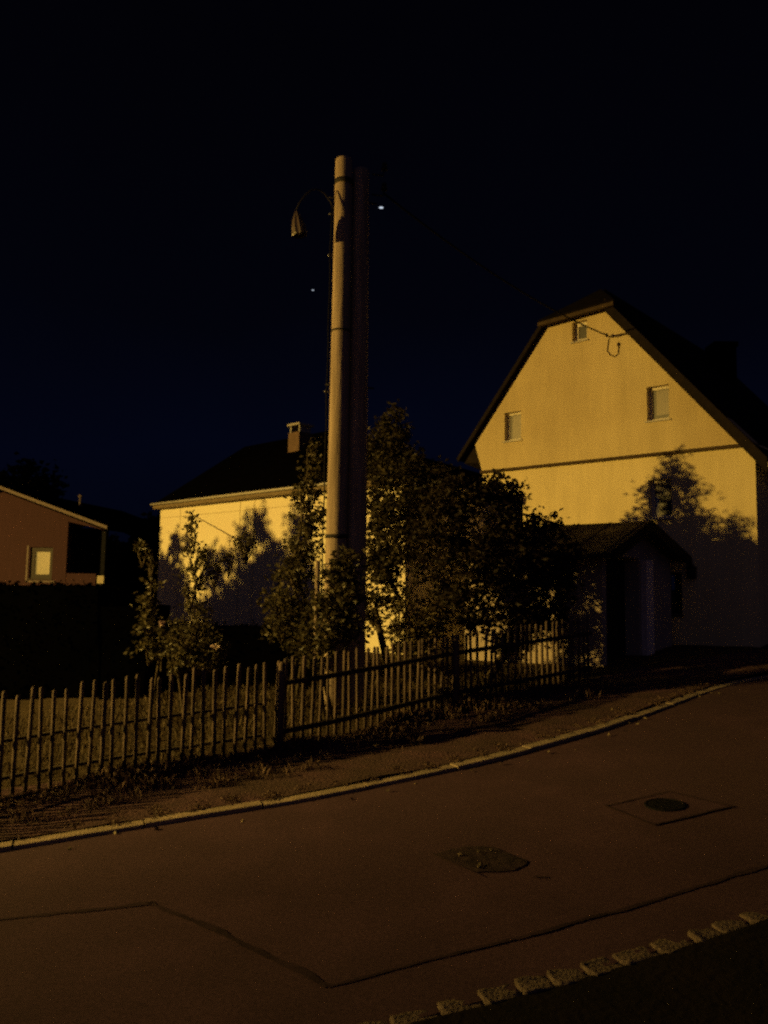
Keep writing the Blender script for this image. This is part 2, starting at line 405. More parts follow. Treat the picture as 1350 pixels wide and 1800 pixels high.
# ------------------------------------------------------------------ marks in the road surface
def ribbon(pxs, w0, w1, dz=0.0045, sub=0.02):
    pts = [G(*q) for q in pxs]; mb = MB(); pl = []
    for a, b in zip(pts, pts[1:]):
        nseg = max(2, int((b - a).length / sub)); pl += [a.lerp(b, k / nseg) for k in range(nseg)]
    pl.append(pts[-1]); n_ = len(pl)
    for k, p in enumerate(pl):
        t = (pl[min(k + 1, n_ - 1)] - pl[max(k - 1, 0)]); t.z = 0; t.normalize(); nr = Vector((-t.y, t.x, 0))
        wob = 0.02 * noise.noise(Vector((p.x * 2, p.y * 2, 1)))
        wl = (w0 + (w1 - w0) * k / n_) * (0.35 + 1.0 * abs(noise.noise(Vector((p.x * 4, p.y * 4, 2)))) + 0.4 * abs(noise.noise(Vector((p.x * 11, p.y * 11, 2)))))
        wr = (w0 + (w1 - w0) * k / n_) * (0.35 + 1.0 * abs(noise.noise(Vector((p.x * 4, p.y * 4, 12)))) + 0.4 * abs(noise.noise(Vector((p.x * 11, p.y * 11, 12)))))
        for q in (p + nr * (wob + wl / 2), p + nr * (wob - wr / 2)):
            mb.v.append((q.x, q.y, g(q.x, q.y) + dz))
    mb.f = [(2 * k, 2 * k + 1, 2 * k + 3, 2 * k + 2) for k in range(n_ - 1)]
    return mb
tag(ribbon([(-60, 1622), (140, 1603), (268, 1588)], 0.035, 0.06).build('road_seam', TAR), kind='structure')
tag(ribbon([(265, 1587), (420, 1655), (500, 1697), (575, 1735)], 0.05, 0.07).build('road_seam', TAR), kind='structure')
tag(ribbon([(575, 1736), (740, 1692), (930, 1645), (1120, 1592), (1360, 1521)], 0.03, 0.05).build('road_seam', TAR), kind='structure')

# square asphalt repair round the manhole cover
sq = [(1062, 1418), (1178, 1394), (1288, 1419), (1150, 1452)]
c4 = [G(*q) for q in sq]; mb = MB(); nn_ = 8
for j in range(nn_ + 1):
    for i in range(nn_ + 1):
        p = c4[0].lerp(c4[1], i / nn_).lerp(c4[3].lerp(c4[2], i / nn_), j / nn_)
        mb.v.append((p.x, p.y, g(p.x, p.y) + 0.0055))
mb.f = [(j * (nn_ + 1) + i, j * (nn_ + 1) + i + 1, (j + 1) * (nn_ + 1) + i + 1, (j + 1) * (nn_ + 1) + i) for j in range(nn_) for i in range(nn_)]
tag(mb.build('road_patch', PATCH), kind='structure')
tag(ribbon(sq + [sq[0]], 0.03, 0.034, 0.0105).build('road_seam', TAR), kind='structure')

def cover(px, py, rad, label, grp=None):
    c = G(px, py); t = thing('manhole_cover', c, label, 'manhole cover', grp)
    ex = Vector((1, 0, 0.0725)).normalized(); ey = Vector((0, 1, 0.0285)); ey = (ey - ex * ey.dot(ex)).normalized(); ez = ex.cross(ey)
    A = Matrix((ex, ey, ez)).transposed()
    mb = MB(); mb.lathe(c, [(rad, -0.02), (rad, 0.014), (rad - 0.008, 0.017), (rad * 0.9, 0.017), (rad * 0.9, 0.012), (rad * 0.88, 0.005)], 32, A); mb.build('rim', DARKIRON, t)
    mb = MB(); mb.lathe(c, [(rad * 0.87, 0.0), (rad * 0.87, 0.013), (0.001, 0.015)], 32, A)
    for q in range(5):
        for k in range(5):
            u = (q - 2) * rad * 0.3; v = (k - 2) * rad * 0.3
            if u * u + v * v < (rad * 0.75) ** 2:
                o_ = c + ex * (u - rad * 0.07) + ey * (v - rad * 0.07) + ez * 0.0115
                mb.box(o_, ex * rad * 0.14, ey * rad * 0.14, ez * 0.006)
    mb.build('lid', DARKIRON, t)
    return t
cover(1169, 1417, 0.145, 'round dark manhole cover set in a square asphalt repair on the road')
tag(ribbon([(938, 1543), (963, 1544)], 0.04, 0.04, 0.0045).build('road_stain', TAR), kind='structure')

# broken patch with loose chips
bp = [(758, 1503), (822, 1489), (872, 1492), (930, 1515), (905, 1532), (838, 1536)]
cs = [G(*q) for q in bp]; cc = sum(cs, Vector()) / len(cs); mb = MB(); ring = []
for k in range(48):
    t = k / 48 * len(cs); i = int(t); p = cs[i].lerp(cs[(i + 1) % len(cs)], t - i)
    p = cc + (p - cc) * (1 + 0.12 * noise.noise(p * 9)); ring.append(p)
vs = []; nr_ = 7
for q in range(nr_ + 1):
    for p in ring:
        w = cc.lerp(p, 1 - q / (nr_ + 0.3))
        vs.append((w.x, w.y, g(w.x, w.y) + 0.007 + (0.006 * (noise.noise(Vector((w.x * 22, w.y * 22, 5))) + 0.4) if 0 < q else 0)))
fs = [(q * 48 + k, q * 48 + (k + 1) % 48, (q + 1) * 48 + (k + 1) % 48, (q + 1) * 48 + k) for q in range(nr_) for k in range(48)]
fs.append(tuple(nr_ * 48 + k for k in range(48)))
mb.add(vs, fs); tag(mb.build('road_patch', BROKEN, smooth=False), kind='structure')
tag(ribbon([(758, 1502), (845, 1541)], 0.016, 0.02, 0.0135).build('road_seam', TAR), kind='structure')
mb = MB()
for k in range(9):
    p = cc + (random.choice(cs) - cc) * uni(0, 1.05); z = g(p.x, p.y) + 0.02
    mb.ball((p.x, p.y, z), uni(0.005, 0.014), uni(0.005, 0.014), uni(0.004, 0.01), 6, 4, 0.25)
tag(mb.build('asphalt_chips', LITTER), 'loose stone chips lying in the broken patch of the road', 'chips', kind='stuff')

# fallen leaves along the gutter
mb = MB()
for k in range(110):
    q = K[random.randrange(int(len(K) * 0.40), int(len(K) * 0.66))]
    t_ = abs(random.gauss(0, 0.14)) + 0.02 if rnd() < 0.7 else -uni(0.2, 1.0)
    p = q + Vector((0.36 * t_, -0.93 * t_, 0)); zz = g(p.x, p.y) + (0.012 if t_ > 0 else 0.125)
    mb.leaf(Vector((p.x, p.y, zz)), 0.05, 0.035)
tag(mb.build('leaf_litter', LITTER), 'dry fallen leaves and bits scattered in the gutter and on the verge', 'fallen leaves', kind='stuff')

# ------------------------------------------------------------------ wooden picket fence
Fp = [(-6.2, 4.7, 0), (-4.6, 6.02, 0), (-3.0, 7.36, 0), (-1.12, 8.36, 0), (-0.15, 9.15, 0), (0.86, 10.1, 0), (2.1, 10.95, 0), (3.0, 11.6, 0)]
Fp = offs(Fp, -0.1); F = resample(Fp, 0.106)
F = [p for p in F if p.x > -4.6]
fence = thing('picket_fence', (F[0].x, F[0].y, g(F[0].x, F[0].y)), 'low weathered wooden picket fence with round topped pales behind the grass verge', 'fence')
Fdir = [(F[min(i + 1, len(F) - 1)] - F[max(i - 1, 0)]).normalized() for i in range(len(F))]
npk = 0
for i, p in enumerate(F):
    d = Fdir[i]; nb = Vector((-d.y, d.x, 0))        # towards the garden
    z = g(p.x, p.y); px_ = p + nb * 0.0 + d * uni(-0.007, 0.007)
    hgt = 0.94 + uni(-0.035, 0.03); lean = Vector((uni(-0.03, 0.03), uni(-0.012, 0.012), 0)); w = uni(0.034, 0.043)
    mb = MB(); prof = []
    zs = [0.03, 0.4, 0.75, hgt - 0.02, hgt - 0.006, hgt]; ks = [1, 1, 1, 1, 0.8, 0.45]; m_ = 10
    mb.tube([Vector((px_.x, px_.y, z + zz)) + lean * zz for zz in zs], [w / 2 * k for k in ks], m_)
    o = mb.build('picket', WOODF, fence, True); npk += 1
kx = min(range(len(F)), key=lambda k: abs(CX + FPX * F[k].x / F[k].y - 500))
for rng, side, zz in ((range(0, kx), 0.024, .2), (range(0, kx), 0.024, .52), (range(kx, len(F)), -0.064, .22), (range(kx, len(F)), -0.064, .71)):
    if True:      # nailed on the garden side, then on the street side
        mb = MB()
        pts = [Vector((F[q].x, F[q].y, g(F[q].x, F[q].y) + zz)) + Vector((-Fdir[q].y, Fdir[q].x, 0)) * side for q in rng]
        vs = []
        for q, p in zip(rng, pts):
            nb = Vector((-Fdir[q].y, Fdir[q].x, 0)); hw = 0.014 if side > 0 else 0.025
            vs += [p - Vector((0, 0, hw)), p + nb * 0.04 - Vector((0, 0, hw)), p + nb * 0.04 + Vector((0, 0, hw)), p + Vector((0, 0, hw))]
        n_ = len(pts)
        mb.add(vs, [(4 * a + b, 4 * a + (b + 1) % 4, 4 * a + 4 + (b + 1) % 4, 4 * a + 4 + b) for a in range(n_ - 1) for b in range(4)] + [(3, 2, 1, 0), (4 * n_ - 4, 4 * n_ - 3, 4 * n_ - 2, 4 * n_ - 1)])
        recalc(mb.build('rail', WOODR, fence))
for xpx in (489, 786):
    i = min(range(len(F)), key=lambda k: abs(CX + FPX * F[k].x / F[k].y - xpx))
    p = F[i]; d = Fdir[i]; nb = Vector((-d.y, d.x, 0)); z = g(p.x, p.y)
    b0 = Vector((p.x, p.y, z)) - nb * (0.07 if xpx < 500 else 0.11) + d * 0.03
    mb = MB(); mb.tube([b0 + Vector((0, 0, -0.2)), b0 + Vector((0, 0, 0.5)), b0 + Vector((0, 0, 0.91)), b0 + Vector((0, 0, 0.935))], [0.038, 0.037, 0.035, 0.025], 12)
    mb.build('post', WOODF, fence, True)

# ------------------------------------------------------------------ foliage
def plant(name, label, cat, base, blobs, leaf, L=0.085, W=0.05, clump=0.10, per=11, trunk_r=0.03, group=None, bark=BARK,
          flowers=None, stems=1, twigs=0.6, seed=1):
    """blobs: (centre, (rx, ry, rz), clumps)"""
    st = random.getstate(); random.seed(seed)
    base = Vector(base); t = thing(name, base, label, cat, group)
    cr = MB(); tw = MB(); ends = []
    for c, (rx, ry, rz), n_ in blobs:
        for k in range(n_):
            while True:
                q = Vector((uni(-1, 1), uni(-1, 1), uni(-1, 1)))
                if 0.05 < q.length <= 1: break
            q = q.normalized() * (q.length ** 0.6)
            e = c + Vector((q.x * rx, q.y * ry, q.z * rz)); ends.append((e, c))
            sp = Vector((uni(-1, 1), uni(-1, 1), uni(-0.6, 1))).normalized() * clump * 1.6
            for j in range(per):
                v = uni(-0.6, 1)
                cr.leaf(e + sp * v + Vector((random.gauss(0, clump * 0.45), random.gauss(0, clump * 0.45), random.gauss(0, clump * 0.45))), L, W)
    # trunk(s) through the blob centres from the ground up, side twigs to a share of the clumps
    cs_ = sorted([c for c, _, _ in blobs], key=lambda v: v.z)
    for s_ in range(stems):
        off = Vector((uni(-0.12, 0.12), uni(-0.12, 0.12), 0)) if stems > 1 else Vector((0, 0, 0))
        path = [base + off - Vector((0, 0, 0.1))]
        for c in cs_:
            if c.z > path[-1].z + 0.12: path.append(c + off * 0.6 + Vector((uni(-0.05, 0.05), uni(-0.05, 0.05), 0)))
        if len(path) < 2: path.append(base + Vector((0, 0, 0.4)))
        k = len(path); tw.tube(path, [trunk_r * (1 - 0.75 * i / (k - 1)) for i in range(k)], 7)
    for e, c in ends:
        if rnd() < twigs:
            lo = c - Vector((0, 0, min(0.25, max(0.0, c.z - base.z) * 0.3)))
            lo.z = max(lo.z, base.z + 0.05)
            mid = lo.lerp(e, 0.55) + Vector((uni(-0.05, 0.05), uni(-0.05, 0.05), 0.04))
            tw.tube([lo, mid, e], [0.011, 0.007, 0.003], 4, False)
    cr.build('crown', leaf, t); tw.build('trunk', bark, t, True)
    for q in (flowers or []):
        fb = MB()
        for k in range(14):
            fb.leaf(Vector(q) + Vector((random.gauss(0, 0.012), random.gauss(0, 0.012), random.gauss(0, 0.012))), 0.05, 0.045)
        fb.build('blossom', PETAL, t)
    random.setstate(st); return t
def B(px, py, rpx, rpy, D, n_, depth=None):
    c = P(px, py, D); rx = rpx * D / FPX; return (c, (rx, depth or max(0.12, rx), rpy * D / FPX), n_)
def foot(px, D):
    x = P(px, 1028, D).x; return (x, D, g(x, D) + 0.08)

D = 9.6
plant('young_tree', 'slender young tree with a thin leafy top before the left end of the cream house', 'tree', foot(338, D),
      [B(338, 905, 6, 14, D, 5, .06), B(340, 940, 11, 14, D, 9, .1), B(343, 975, 24, 14, D, 12), B(350, 1002, 22, 18, D, 12),
       B(378, 1000, 9, 9, D, 5), B(402, 980, 10, 9, D, 6, .1), B(432, 955, 18, 15, D, 14, .15), B(338, 1030, 20, 22, D, 12), B(345, 1075, 25, 20, D, 14),
       B(335, 1112, 52, 28, D, 50), B(350, 1150, 48, 28, D, 46), B(315, 1155, 30, 26, D, 22)],
      LEAF_A, L=0.055, W=0.036, clump=0.055, per=9, trunk_r=0.022, flowers=[P(380, 1138, D - .3), P(284, 1096, D)], seed=3)
D = 10.2
plant('garden_shrub', 'sparse leggy shrub at the left, in front of the dark hedge', 'shrub', foot(272, D),
      [B(252, 962, 7, 10, D, 4, .06), B(266, 985, 6, 12, D, 4, .06), B(268, 1025, 8, 10, D, 5), B(258, 1062, 12, 18, D, 10), B(264, 1100, 16, 24, D, 20), B(262, 1135, 26, 14, D, 16), B(285, 1145, 18, 16, D, 12)],
      LEAF_A, L=0.075, W=0.05, clump=0.07, per=8, trunk_r=0.016, seed=4)
D = 11.6
plant('garden_shrub', 'tall ragged shrub rising just left of the utility pole', 'shrub', foot(525, D),
      [B(553, 790, 7, 20, D, 6, .1), B(548, 835, 14, 18, D, 10), B(538, 872, 26, 18, D, 22), B(545, 915, 26, 24, D, 28), B(535, 960, 30, 26, D, 36),
       B(520, 1005, 36, 30, D, 45), B(490, 1060, 30, 22, D, 32), B(535, 1065, 36, 30, D, 46), B(495, 1100, 34, 22, D, 36), B(540, 1120, 36, 24, D, 40)],
      LEAF_A, L=0.085, W=0.055, clump=0.09, per=9, stems=2, seed=5)
D = 9.75
plant('garden_shrub', 'leafy shrub hiding the foot of the utility pole behind the pickets', 'shrub', foot(590, D),
      [B(612, 985, 20, 18, D, 16), B(590, 1010, 24, 22, D, 26), B(618, 1035, 24, 24, D, 28), B(585, 1065, 34, 26, D, 44), B(572, 1112, 40, 26, D, 46), B(612, 1100, 28, 28, D, 34), B(560, 1150, 40, 20, D, 26)],
      LEAF_A, L=0.08, W=0.05, clump=0.08, per=9, stems=2, seed=6)
D = 12.95
plant('garden_tree', 'tall bushy garden tree with a pointed top right of the utility pole', 'tree', foot(690, D),
      [B(697, 728, 8, 10, D, 6, .1), B(680, 750, 15, 14, D, 14, .3), B(712, 758, 12, 12, D, 8, .3), B(692, 775, 24, 24, D, 34, .6), B(662, 775, 13, 26, D, 18), B(725, 800, 18, 18, D, 16), B(745, 868, 28, 22, D, 34), B(675, 820, 30, 32, D, 44, .6), B(715, 840, 34, 34, D, 60, .9), B(672, 890, 34, 36, D, 56, .8),
       B(720, 910, 44, 40, D, 90, 1.1), B(765, 822, 12, 16, D, 9), B(770, 850, 28, 22, D, 40, .8), B(690, 970, 46, 36, D, 80, .8), B(672, 1000, 30, 30, D, 40), B(655, 1070, 20, 36, D, 30), B(662, 850, 16, 30, D, 22), B(666, 925, 18, 36, D, 34), B(664, 985, 18, 24, D, 26), B(700, 1050, 30, 24, D, 26)],
      LEAF_D, L=0.095, W=0.06, clump=0.11, per=10, trunk_r=0.06, twigs=0.5, seed=7)
D = 11.8
plant('spreading_shrub', 'broad dark spreading shrub between the picket fence and the big gable house', 'shrub', foot(850, D),
      [B(800, 870, 52, 34, D, 70), B(868, 862, 40, 22, D, 50), B(900, 868, 18, 22, D, 18), B(770, 930, 56, 48, D, 80), B(850, 925, 60, 52, D, 90), B(925, 935, 46, 26, D, 44), B(975, 920, 22, 10, D, 10, .15),
       B(800, 1010, 84, 56, D, 130), B(905, 1005, 70, 50, D, 110), B(965, 990, 40, 40, D, 50), B(840, 1070, 110, 36, D, 120), B(990, 1035, 22, 22, D, 12), B(985, 1000, 26, 36, D, 40), B(1000, 965, 14, 16, D, 12), B(925, 1090, 40, 26, D, 46), B(965, 1075, 26, 22, D, 26), B(900, 1130, 50, 22, D, 40)],
      LEAF_B, L=0.09, W=0.06, clump=0.11, per=11, trunk_r=0.05, stems=3, twigs=0.35, seed=8)
D = 11.2
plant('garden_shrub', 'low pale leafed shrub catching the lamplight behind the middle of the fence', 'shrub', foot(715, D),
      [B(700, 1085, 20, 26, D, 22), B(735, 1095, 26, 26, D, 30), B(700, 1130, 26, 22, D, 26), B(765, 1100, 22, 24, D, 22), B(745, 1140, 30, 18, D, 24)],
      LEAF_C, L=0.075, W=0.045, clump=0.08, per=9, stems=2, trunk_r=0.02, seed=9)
D = 12.0
plant('garden_shrub', 'small loose shrub at the far end of the fence beside the porch', 'shrub', foot(985, D),
      [B(950, 1060, 16, 10, D, 8), B(985, 1070, 22, 12, D, 12), B(1005, 1100, 10, 16, D, 6), B(975, 1110, 26, 14, D, 14), B(1000, 1140, 14, 18, D, 7)],
      LEAF_C, L=0.07, W=0.045, clump=0.07, per=6, trunk_r=0.015, seed=10)
# unseen garden trees just left of the picture, the last added to shade the hedge
def blob(c, r, n_): return (Vector(c), r, n_)
def tree_left(x, y, top, rad, seed, label, lump):
    z = g(x, y); bl = []
    st = random.getstate(); random.seed(seed)
    h = top - z
    for k in range(lump):
        a = uni(0, 6.28); q = uni(0.0, 1); zz = z + h * (0.12 + 0.72 * q); rr = rad * (1.0 - 0.55 * q * q) * uni(0.0, 0.8)
        bl.append(blob((x + math.cos(a) * rr, y + math.sin(a) * rr, zz), (rad * 0.38, rad * 0.38, h * 0.11), 34))
    for k in range(12):
        a = uni(0, 6.28); bl.append(blob((x + math.cos(a) * rad * uni(.2, .8), y + math.sin(a) * rad * uni(.2, .8), top - uni(0, .35)), (0.05, 0.05, 0.16), 5))
    random.setstate(st)
    return plant('garden_tree', label, 'tree', (x, y, z), bl, LEAF_B, L=0.15, W=0.09, clump=0.12, per=10, trunk_r=0.07, twigs=0.5, seed=seed)
tree_left(-9.3, 13.3, EYE + 2.6, 1.75, 21, 'tallest round crowned tree of the garden row outside the left edge', 56)
tree_left(-10.6, 16.9, EYE + 2.15, 1.45, 22, 'round crowned tree farthest back in the garden row outside the left edge', 34)
tree_left(-9.8, 14.55, EYE + 2.1, 1.5, 23, 'lowest round crowned tree in the garden row outside the left edge', 36)
tree_left(-10.6, 11.9, EYE + 1.35, 1.6, 24, 'broad unseen tree added nearest the street outside the left edge to shade the hedge', 34)

# dark clipped hedge on the left: a dense body with a leafy skin
def hedge(path, depth, top, label, seed):
    st = random.getstate(); random.seed(seed)
    a, b = Vector(path[0]), Vector(path[1]); d = (b - a).normalized(); nb = Vector((-d.y, d.x, 0))
    t = thing('hedge', (a.x, a.y, g(a.x, a.y)), label, 'hedge')
    body = MB(); ln = (b - a).length; nx = int(ln / 0.25); nz_ = 8; nd = 4
    def jp(p): return p + Vector((noise.noise(p * 1.7), noise.noise(p * 1.7 + Vector((9, 0, 0))), noise.noise(p * 1.7 + Vector((0, 9, 0))))) * 0.05
    def face(o, ux, uy, nu, nv):
        vs = [jp(o + ux * (i / nu) + uy * (j / nv)) for j in range(nv + 1) for i in range(nu + 1)]
        body.add(vs, [(j * (nu + 1) + i, j * (nu + 1) + i + 1, (j + 1) * (nu + 1) + i + 1, (j + 1) * (nu + 1) + i) for j in range(nv) for i in range(nu)])
        area = ux.length * uy.length
        for _ in range(int(area * 130)):
            lf.leaf(jp(o + ux * rnd() + uy * rnd()) + Vector((random.gauss(0, .03), random.gauss(0, .03), random.gauss(0, .03))), 0.09, 0.05)
    lf = MB(); zb = min(g(a.x, a.y), g(b.x, b.y)) - 0.1; up = Vector((0, 0, top - zb)); o = Vector((a.x, a.y, zb))
    face(o, d * ln, up, nx, nz_); face(o + d * ln, nb * depth, up, nd, nz_); face(o + nb * depth, d * ln, up, nx, nz_); face(o, nb * depth, up, nd, nz_)
    face(o + up, d * ln, nb * depth, nx, nd)
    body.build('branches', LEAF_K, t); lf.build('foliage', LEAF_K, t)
    random.setstate(st); return t
pa = P(-260, 1028, 13.4); pb = P(176, 1028, 12.6)
hedge([(pa.x, pa.y, 0), (pb.x, pb.y, 0)], 0.9, P(90, 1030, 12.8).z, 'tall black clipped hedge in front of the brown bungalow', 31)
pa = P(180, 1066, 12.4); pb = P(262, 1066, 12.3)
hedge([(pa.x, pa.y, 0), (pb.x, pb.y, 0)], 0.8, pa.z, 'shorter black clipped hedge between the tall hedge and the cream house', 32)
pa = P(268, 1120, 12.7); pb = P(600, 1120, 12.1)
hedge([(pa.x, pa.y, 0), (pb.x, pb.y, 0)], 0.7, P(430, 1105, 12.4).z, 'low black clipped hedge under the cream house wall', 33)

# grass on the lawn just behind the fence, weeds on the verge along the fence foot
mb = MB()
for k in range(9000):
    i = random.randrange(len(F) - 1); p = F[i]; d = Fdir[i]; q = p + d * uni(0, 0.12) + Vector((-d.y, d.x, 0)) * uni(0.12, 4.2)
    z = g(q.x, q.y) + 0.07; a = uni(0, 6.28); w = uni(0.004, 0.009); h = uni(0.04, 0.13); l = Vector((uni(-.05, .05), uni(-.05, .05), 0))
    e = Vector((math.cos(a) * w, math.sin(a) * w, 0)); b = Vector((q.x, q.y, z))
    mb.add((b - e, b + e, b + l * 0.4 + Vector((0, 0, h * 0.7)) + e * 0.6, b + l + Vector((0, 0, h)), ), ((0, 1, 2, 3),))
tag(mb.build('lawn_grass', GRASS), 'short rough grass on the lawn seen between the fence pickets', 'grass', kind='stuff')
mb = MB()
for k in range(2050):
    i = random.randrange(len(F) - 1); p = F[i]; d = Fdir[i]
    c = p + d * uni(0, 0.12) - Vector((-d.y, d.x, 0)) * (abs(random.gauss(0.05, 0.17)) if rnd() < 0.8 else uni(0, 1.0)) 
    if k >= 1700:                                   # small tufts creeping over the back of the kerb
        c = KB[random.randrange(int(len(KB) * .40), int(len(KB) * .64))] + Vector((-.36, .93, 0)) * abs(random.gauss(0, .12))
    near = noise.noise(Vector((c.x * 1.3, c.y * 1.3, 4)))
    if k >= 1700: near = -.45
    hh = max(0.03, (0.10 + 0.16 * near) * uni(0.35, 1.15) * (.45 if c.x < -2.9 else 1))
    for j in range(13):
        q = c + Vector((random.gauss(0, 0.04), random.gauss(0, 0.04), 0)); z = g(q.x, q.y) + 0.03
        b = Vector((q.x, q.y, z)); a = uni(0, 6.28); w = uni(0.002, 0.005); h = hh * uni(0.5, 1.1)
        e = Vector((math.cos(a) * w, math.sin(a) * w, 0)); l = Vector((uni(-1, 1), uni(-1, 1), 0)) * h * 0.5
        mb.add((b - e, b + e, b + l * 0.4 + Vector((0, 0, h * 0.7)) + e, b + l + Vector((0, 0, h))), ((0, 1, 2, 3),))
        if rnd() < 0.7: mb.leaf(b + l * 0.6 + Vector((0, 0, h * uni(0.3, 0.9))), 0.03, 0.014)
tag(mb.build('verge_weeds', WEED), 'straggling weeds and dry grass along the foot of the picket fence', 'weeds', kind='stuff')

# ------------------------------------------------------------------ walls given by a plane
class Plane:
    def __init__(s, a, b):             # a, b: points of the wall's foot line, left and right as seen
        s.o = Vector((a[0], a[1], 0)); s.u = (Vector((b[0], b[1], 0)) - s.o); s.len = s.u.length; s.u.normalize()
        s.n = Vector((s.u.y, -s.u.x, 0))           # outward, towards the road
    def pt(s, a, z, d=0.0): return s.o + s.u * a + s.n * d + Vector((0, 0, z))
    def hit(s, px, py, d=0.0):
        r = ray(px, py); t = ((s.o + s.n * d - CAM).dot(s.n)) / r.dot(s.n); p = CAM + r * t
        return (p - s.o).dot(s.u), p.z
def wall_mesh(pl, outline, holes, thick, reveal):
    mb = MB(); loops = [outline] + holes
    vs = [Vector((a, z, 0)) for lp in loops for a, z in lp]
    tris = tessellate_polygon([[Vector((a, z, 0)) for a, z in lp] for lp in loops])
    mb.add([pl.pt(v.x, v.y) for v in vs], tris)
    n_ = len(outline)
    for i in range(n_):
        a, b = outline[i], outline[(i + 1) % n_]
        mb.quad(pl.pt(*a), pl.pt(*b), pl.pt(*b, -thick), pl.pt(*a, -thick))
    for h in holes:
        for i in range(len(h)):
            a, b = h[i], h[(i + 1) % len(h)]
            mb.quad(pl.pt(*a), pl.pt(*b), pl.pt(*b, -reveal), pl.pt(*a, -reveal))
    return mb
def rect(pl, x0, y0, x1, y1):          # pixel box -> upright rectangle on the wall
    a0, z0 = pl.hit(x0, (y0 + y1) / 2); a1, _ = pl.hit(x1, (y0 + y1) / 2)
    xm = (x0 + x1) / 2; _, zt = pl.hit(xm, y0); _, zb = pl.hit(xm, y1)
    return (a0, zb, a1, zt)
def hole(r): return [(r[0], r[1]), (r[2], r[1]), (r[2], r[3]), (r[0], r[3])]
def window(pl, r, parent, reveal=0.13, fw=0.05, fmat=WHITEF, back=CURTAIN, mull=False, label=None, cover_=1.0, frame_top=None):
    a0, z0, a1, z1 = r; D_ = -reveal
    mb = MB(); th = 0.05; ft = frame_top or fw
    def bar(p0, q0, p1, q1): mb.box(pl.pt(p0, q0, D_ - th), pl.u * (p1 - p0), pl.n * th, (0, 0, q1 - q0))
    bar(a0 - .02, z0 - .02, a1 + .02, z0 + fw); bar(a0 - .02, z1 - ft, a1 + .02, z1 + .02)
    bar(a0 - .02, z0 + fw, a0 + fw, z1 - ft); bar(a1 - fw, z0 + fw, a1 + .02, z1 - ft)
    if mull: bar((a0 + a1) / 2 - .02, z0 + fw, (a0 + a1) / 2 + .02, z1 - ft)
    w = mb.build('window', fmat, parent); tag(w, label)
    mb = MB(); mb.box(pl.pt(a0 + fw * .8, z0 + fw * .8, D_ - 0.034), pl.u * (a1 - a0 - fw * 1.6), pl.n * 0.006, (0, 0, z1 - z0 - fw * .8 - ft * .8)); mb.build('pane', GLASS, w)
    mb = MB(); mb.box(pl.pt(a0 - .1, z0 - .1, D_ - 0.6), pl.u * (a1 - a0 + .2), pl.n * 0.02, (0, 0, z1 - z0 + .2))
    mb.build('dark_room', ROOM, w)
    if back:
        mb = MB(); n_ = 24; zt = z1; zb = z0 + (z1 - z0) * (1 - cover_); vs = []
        for k in range(n_ + 1):
            a = a0 + (a1 - a0) * k / n_; dd = D_ - 0.085 + 0.008 * math.sin(k * 1.9)
            vs += [pl.pt(a, zb, dd), pl.pt(a, zt, dd)]
        mb.add(vs, [(2 * k, 2 * k + 2, 2 * k + 3, 2 * k + 1) for k in range(n_)])
        mb.build('curtain', back, w, True)
    mb = MB(); mb.box(pl.pt(a0 - 0.03, z0 - 0.035, -reveal), pl.u * (a1 - a0 + 0.06), pl.n * (reveal + 0.045), (0, 0, 0.03))
    mb.build('sill', GUTTER if fmat is WHITEF else fmat, w)
    return w

# ------------------------------------------------------------------ big gable house (right)
A = P(846, 1028, 18.0); Bq = P(1329, 1028, 14.0)
H = Plane((A.x, A.y), (Bq.x, Bq.y))
zg = min(g(A.x, A.y), g(Bq.x, Bq.y))
house = thing('gable_house', (A.x, A.y, zg), 'big ochre gable house with a half hipped dark roof and attic windows', 'house')
sR, zc = H.hit(1326, 786); sL, zc2 = H.hit(846, 831)
zc = (H.hit(1200, 790)[1] + H.hit(920, 820)[1]) / 2        # cornice level
sL = H.hit(847, 830)[0]; sR = H.hit(1328, 860)[0]
hl, zh = H.hit(965, 569); hr, zh2 = H.hit(1069, 541); zh = (zh + zh2) / 2
eL = H.hit(834, 778); eR = H.hit(1312, 782)
up_out = [(sL, zc), (sR - 0.02, zc), (sR - 0.02, zc + 0.02), (hr, zh), (hl, zh), eL]
print('HOUSE', 'width', sR - sL, 'zc', zc, 'zh', zh, hl, hr, eL, eR, 'sL', sL, 'sR', sR, 'zg', zg)
W1 = rect(H, 887, 724, 916, 774); W2 = rect(H, 1137, 678, 1176, 738); W0 = rect(H, 1006, 564, 1032, 599)
W3 = rect(H, 1139, 842, 1180, 910); W4 = rect(H, 884, 868, 918, 932); W5 = rect(H, 1168, 1006, 1198, 1080)
recalc(wall_mesh(H, up_out, [hole(W1), hole(W2), hole(W0)], 0.3, 0.16).build('gable_wall', RENDER_U, house))
lo_out = [(sL, zg - 0.3), (sR, zg - 0.3), (sR, zc - 0.03), (sL, zc - 0.03)]
Hl = Plane(H.pt(0, 0, -0.03), H.pt(1, 0, -0.03)); 
recalc(wall_mesh(Hl, lo_out, [hole(W3), hole(W4), hole(W5)], 0.3, 0.16).build('wall', RENDER_D, house))
mb = MB(); back = -8.0
mb.box(H.pt(sL, zg - .3, -0.36), H.u * 0.25, H.n * (back + .4), (0, 0, zc - zg + .3))
recalc(mb.build('side_wall', RENDER_D, house)); mb = MB(); mb.box(H.pt(sR - .25, zg - .3, -0.36), H.u * 0.25, H.n * (back + .4), (0, 0, zc - zg + .3))
recalc(mb.build('side_wall', RENDER_D, house))
mb = MB(); mb.box(H.pt(sL - 0.02, zg - .3, -0.02), H.u * (sR - sL + 0.04), H.n * 0.025, (0, 0, 0.3 + 0.16)); mb.build('plinth', PLINTH, house)
window(H, W1, house, label='smaller attic window with pale curtain near the left slope')
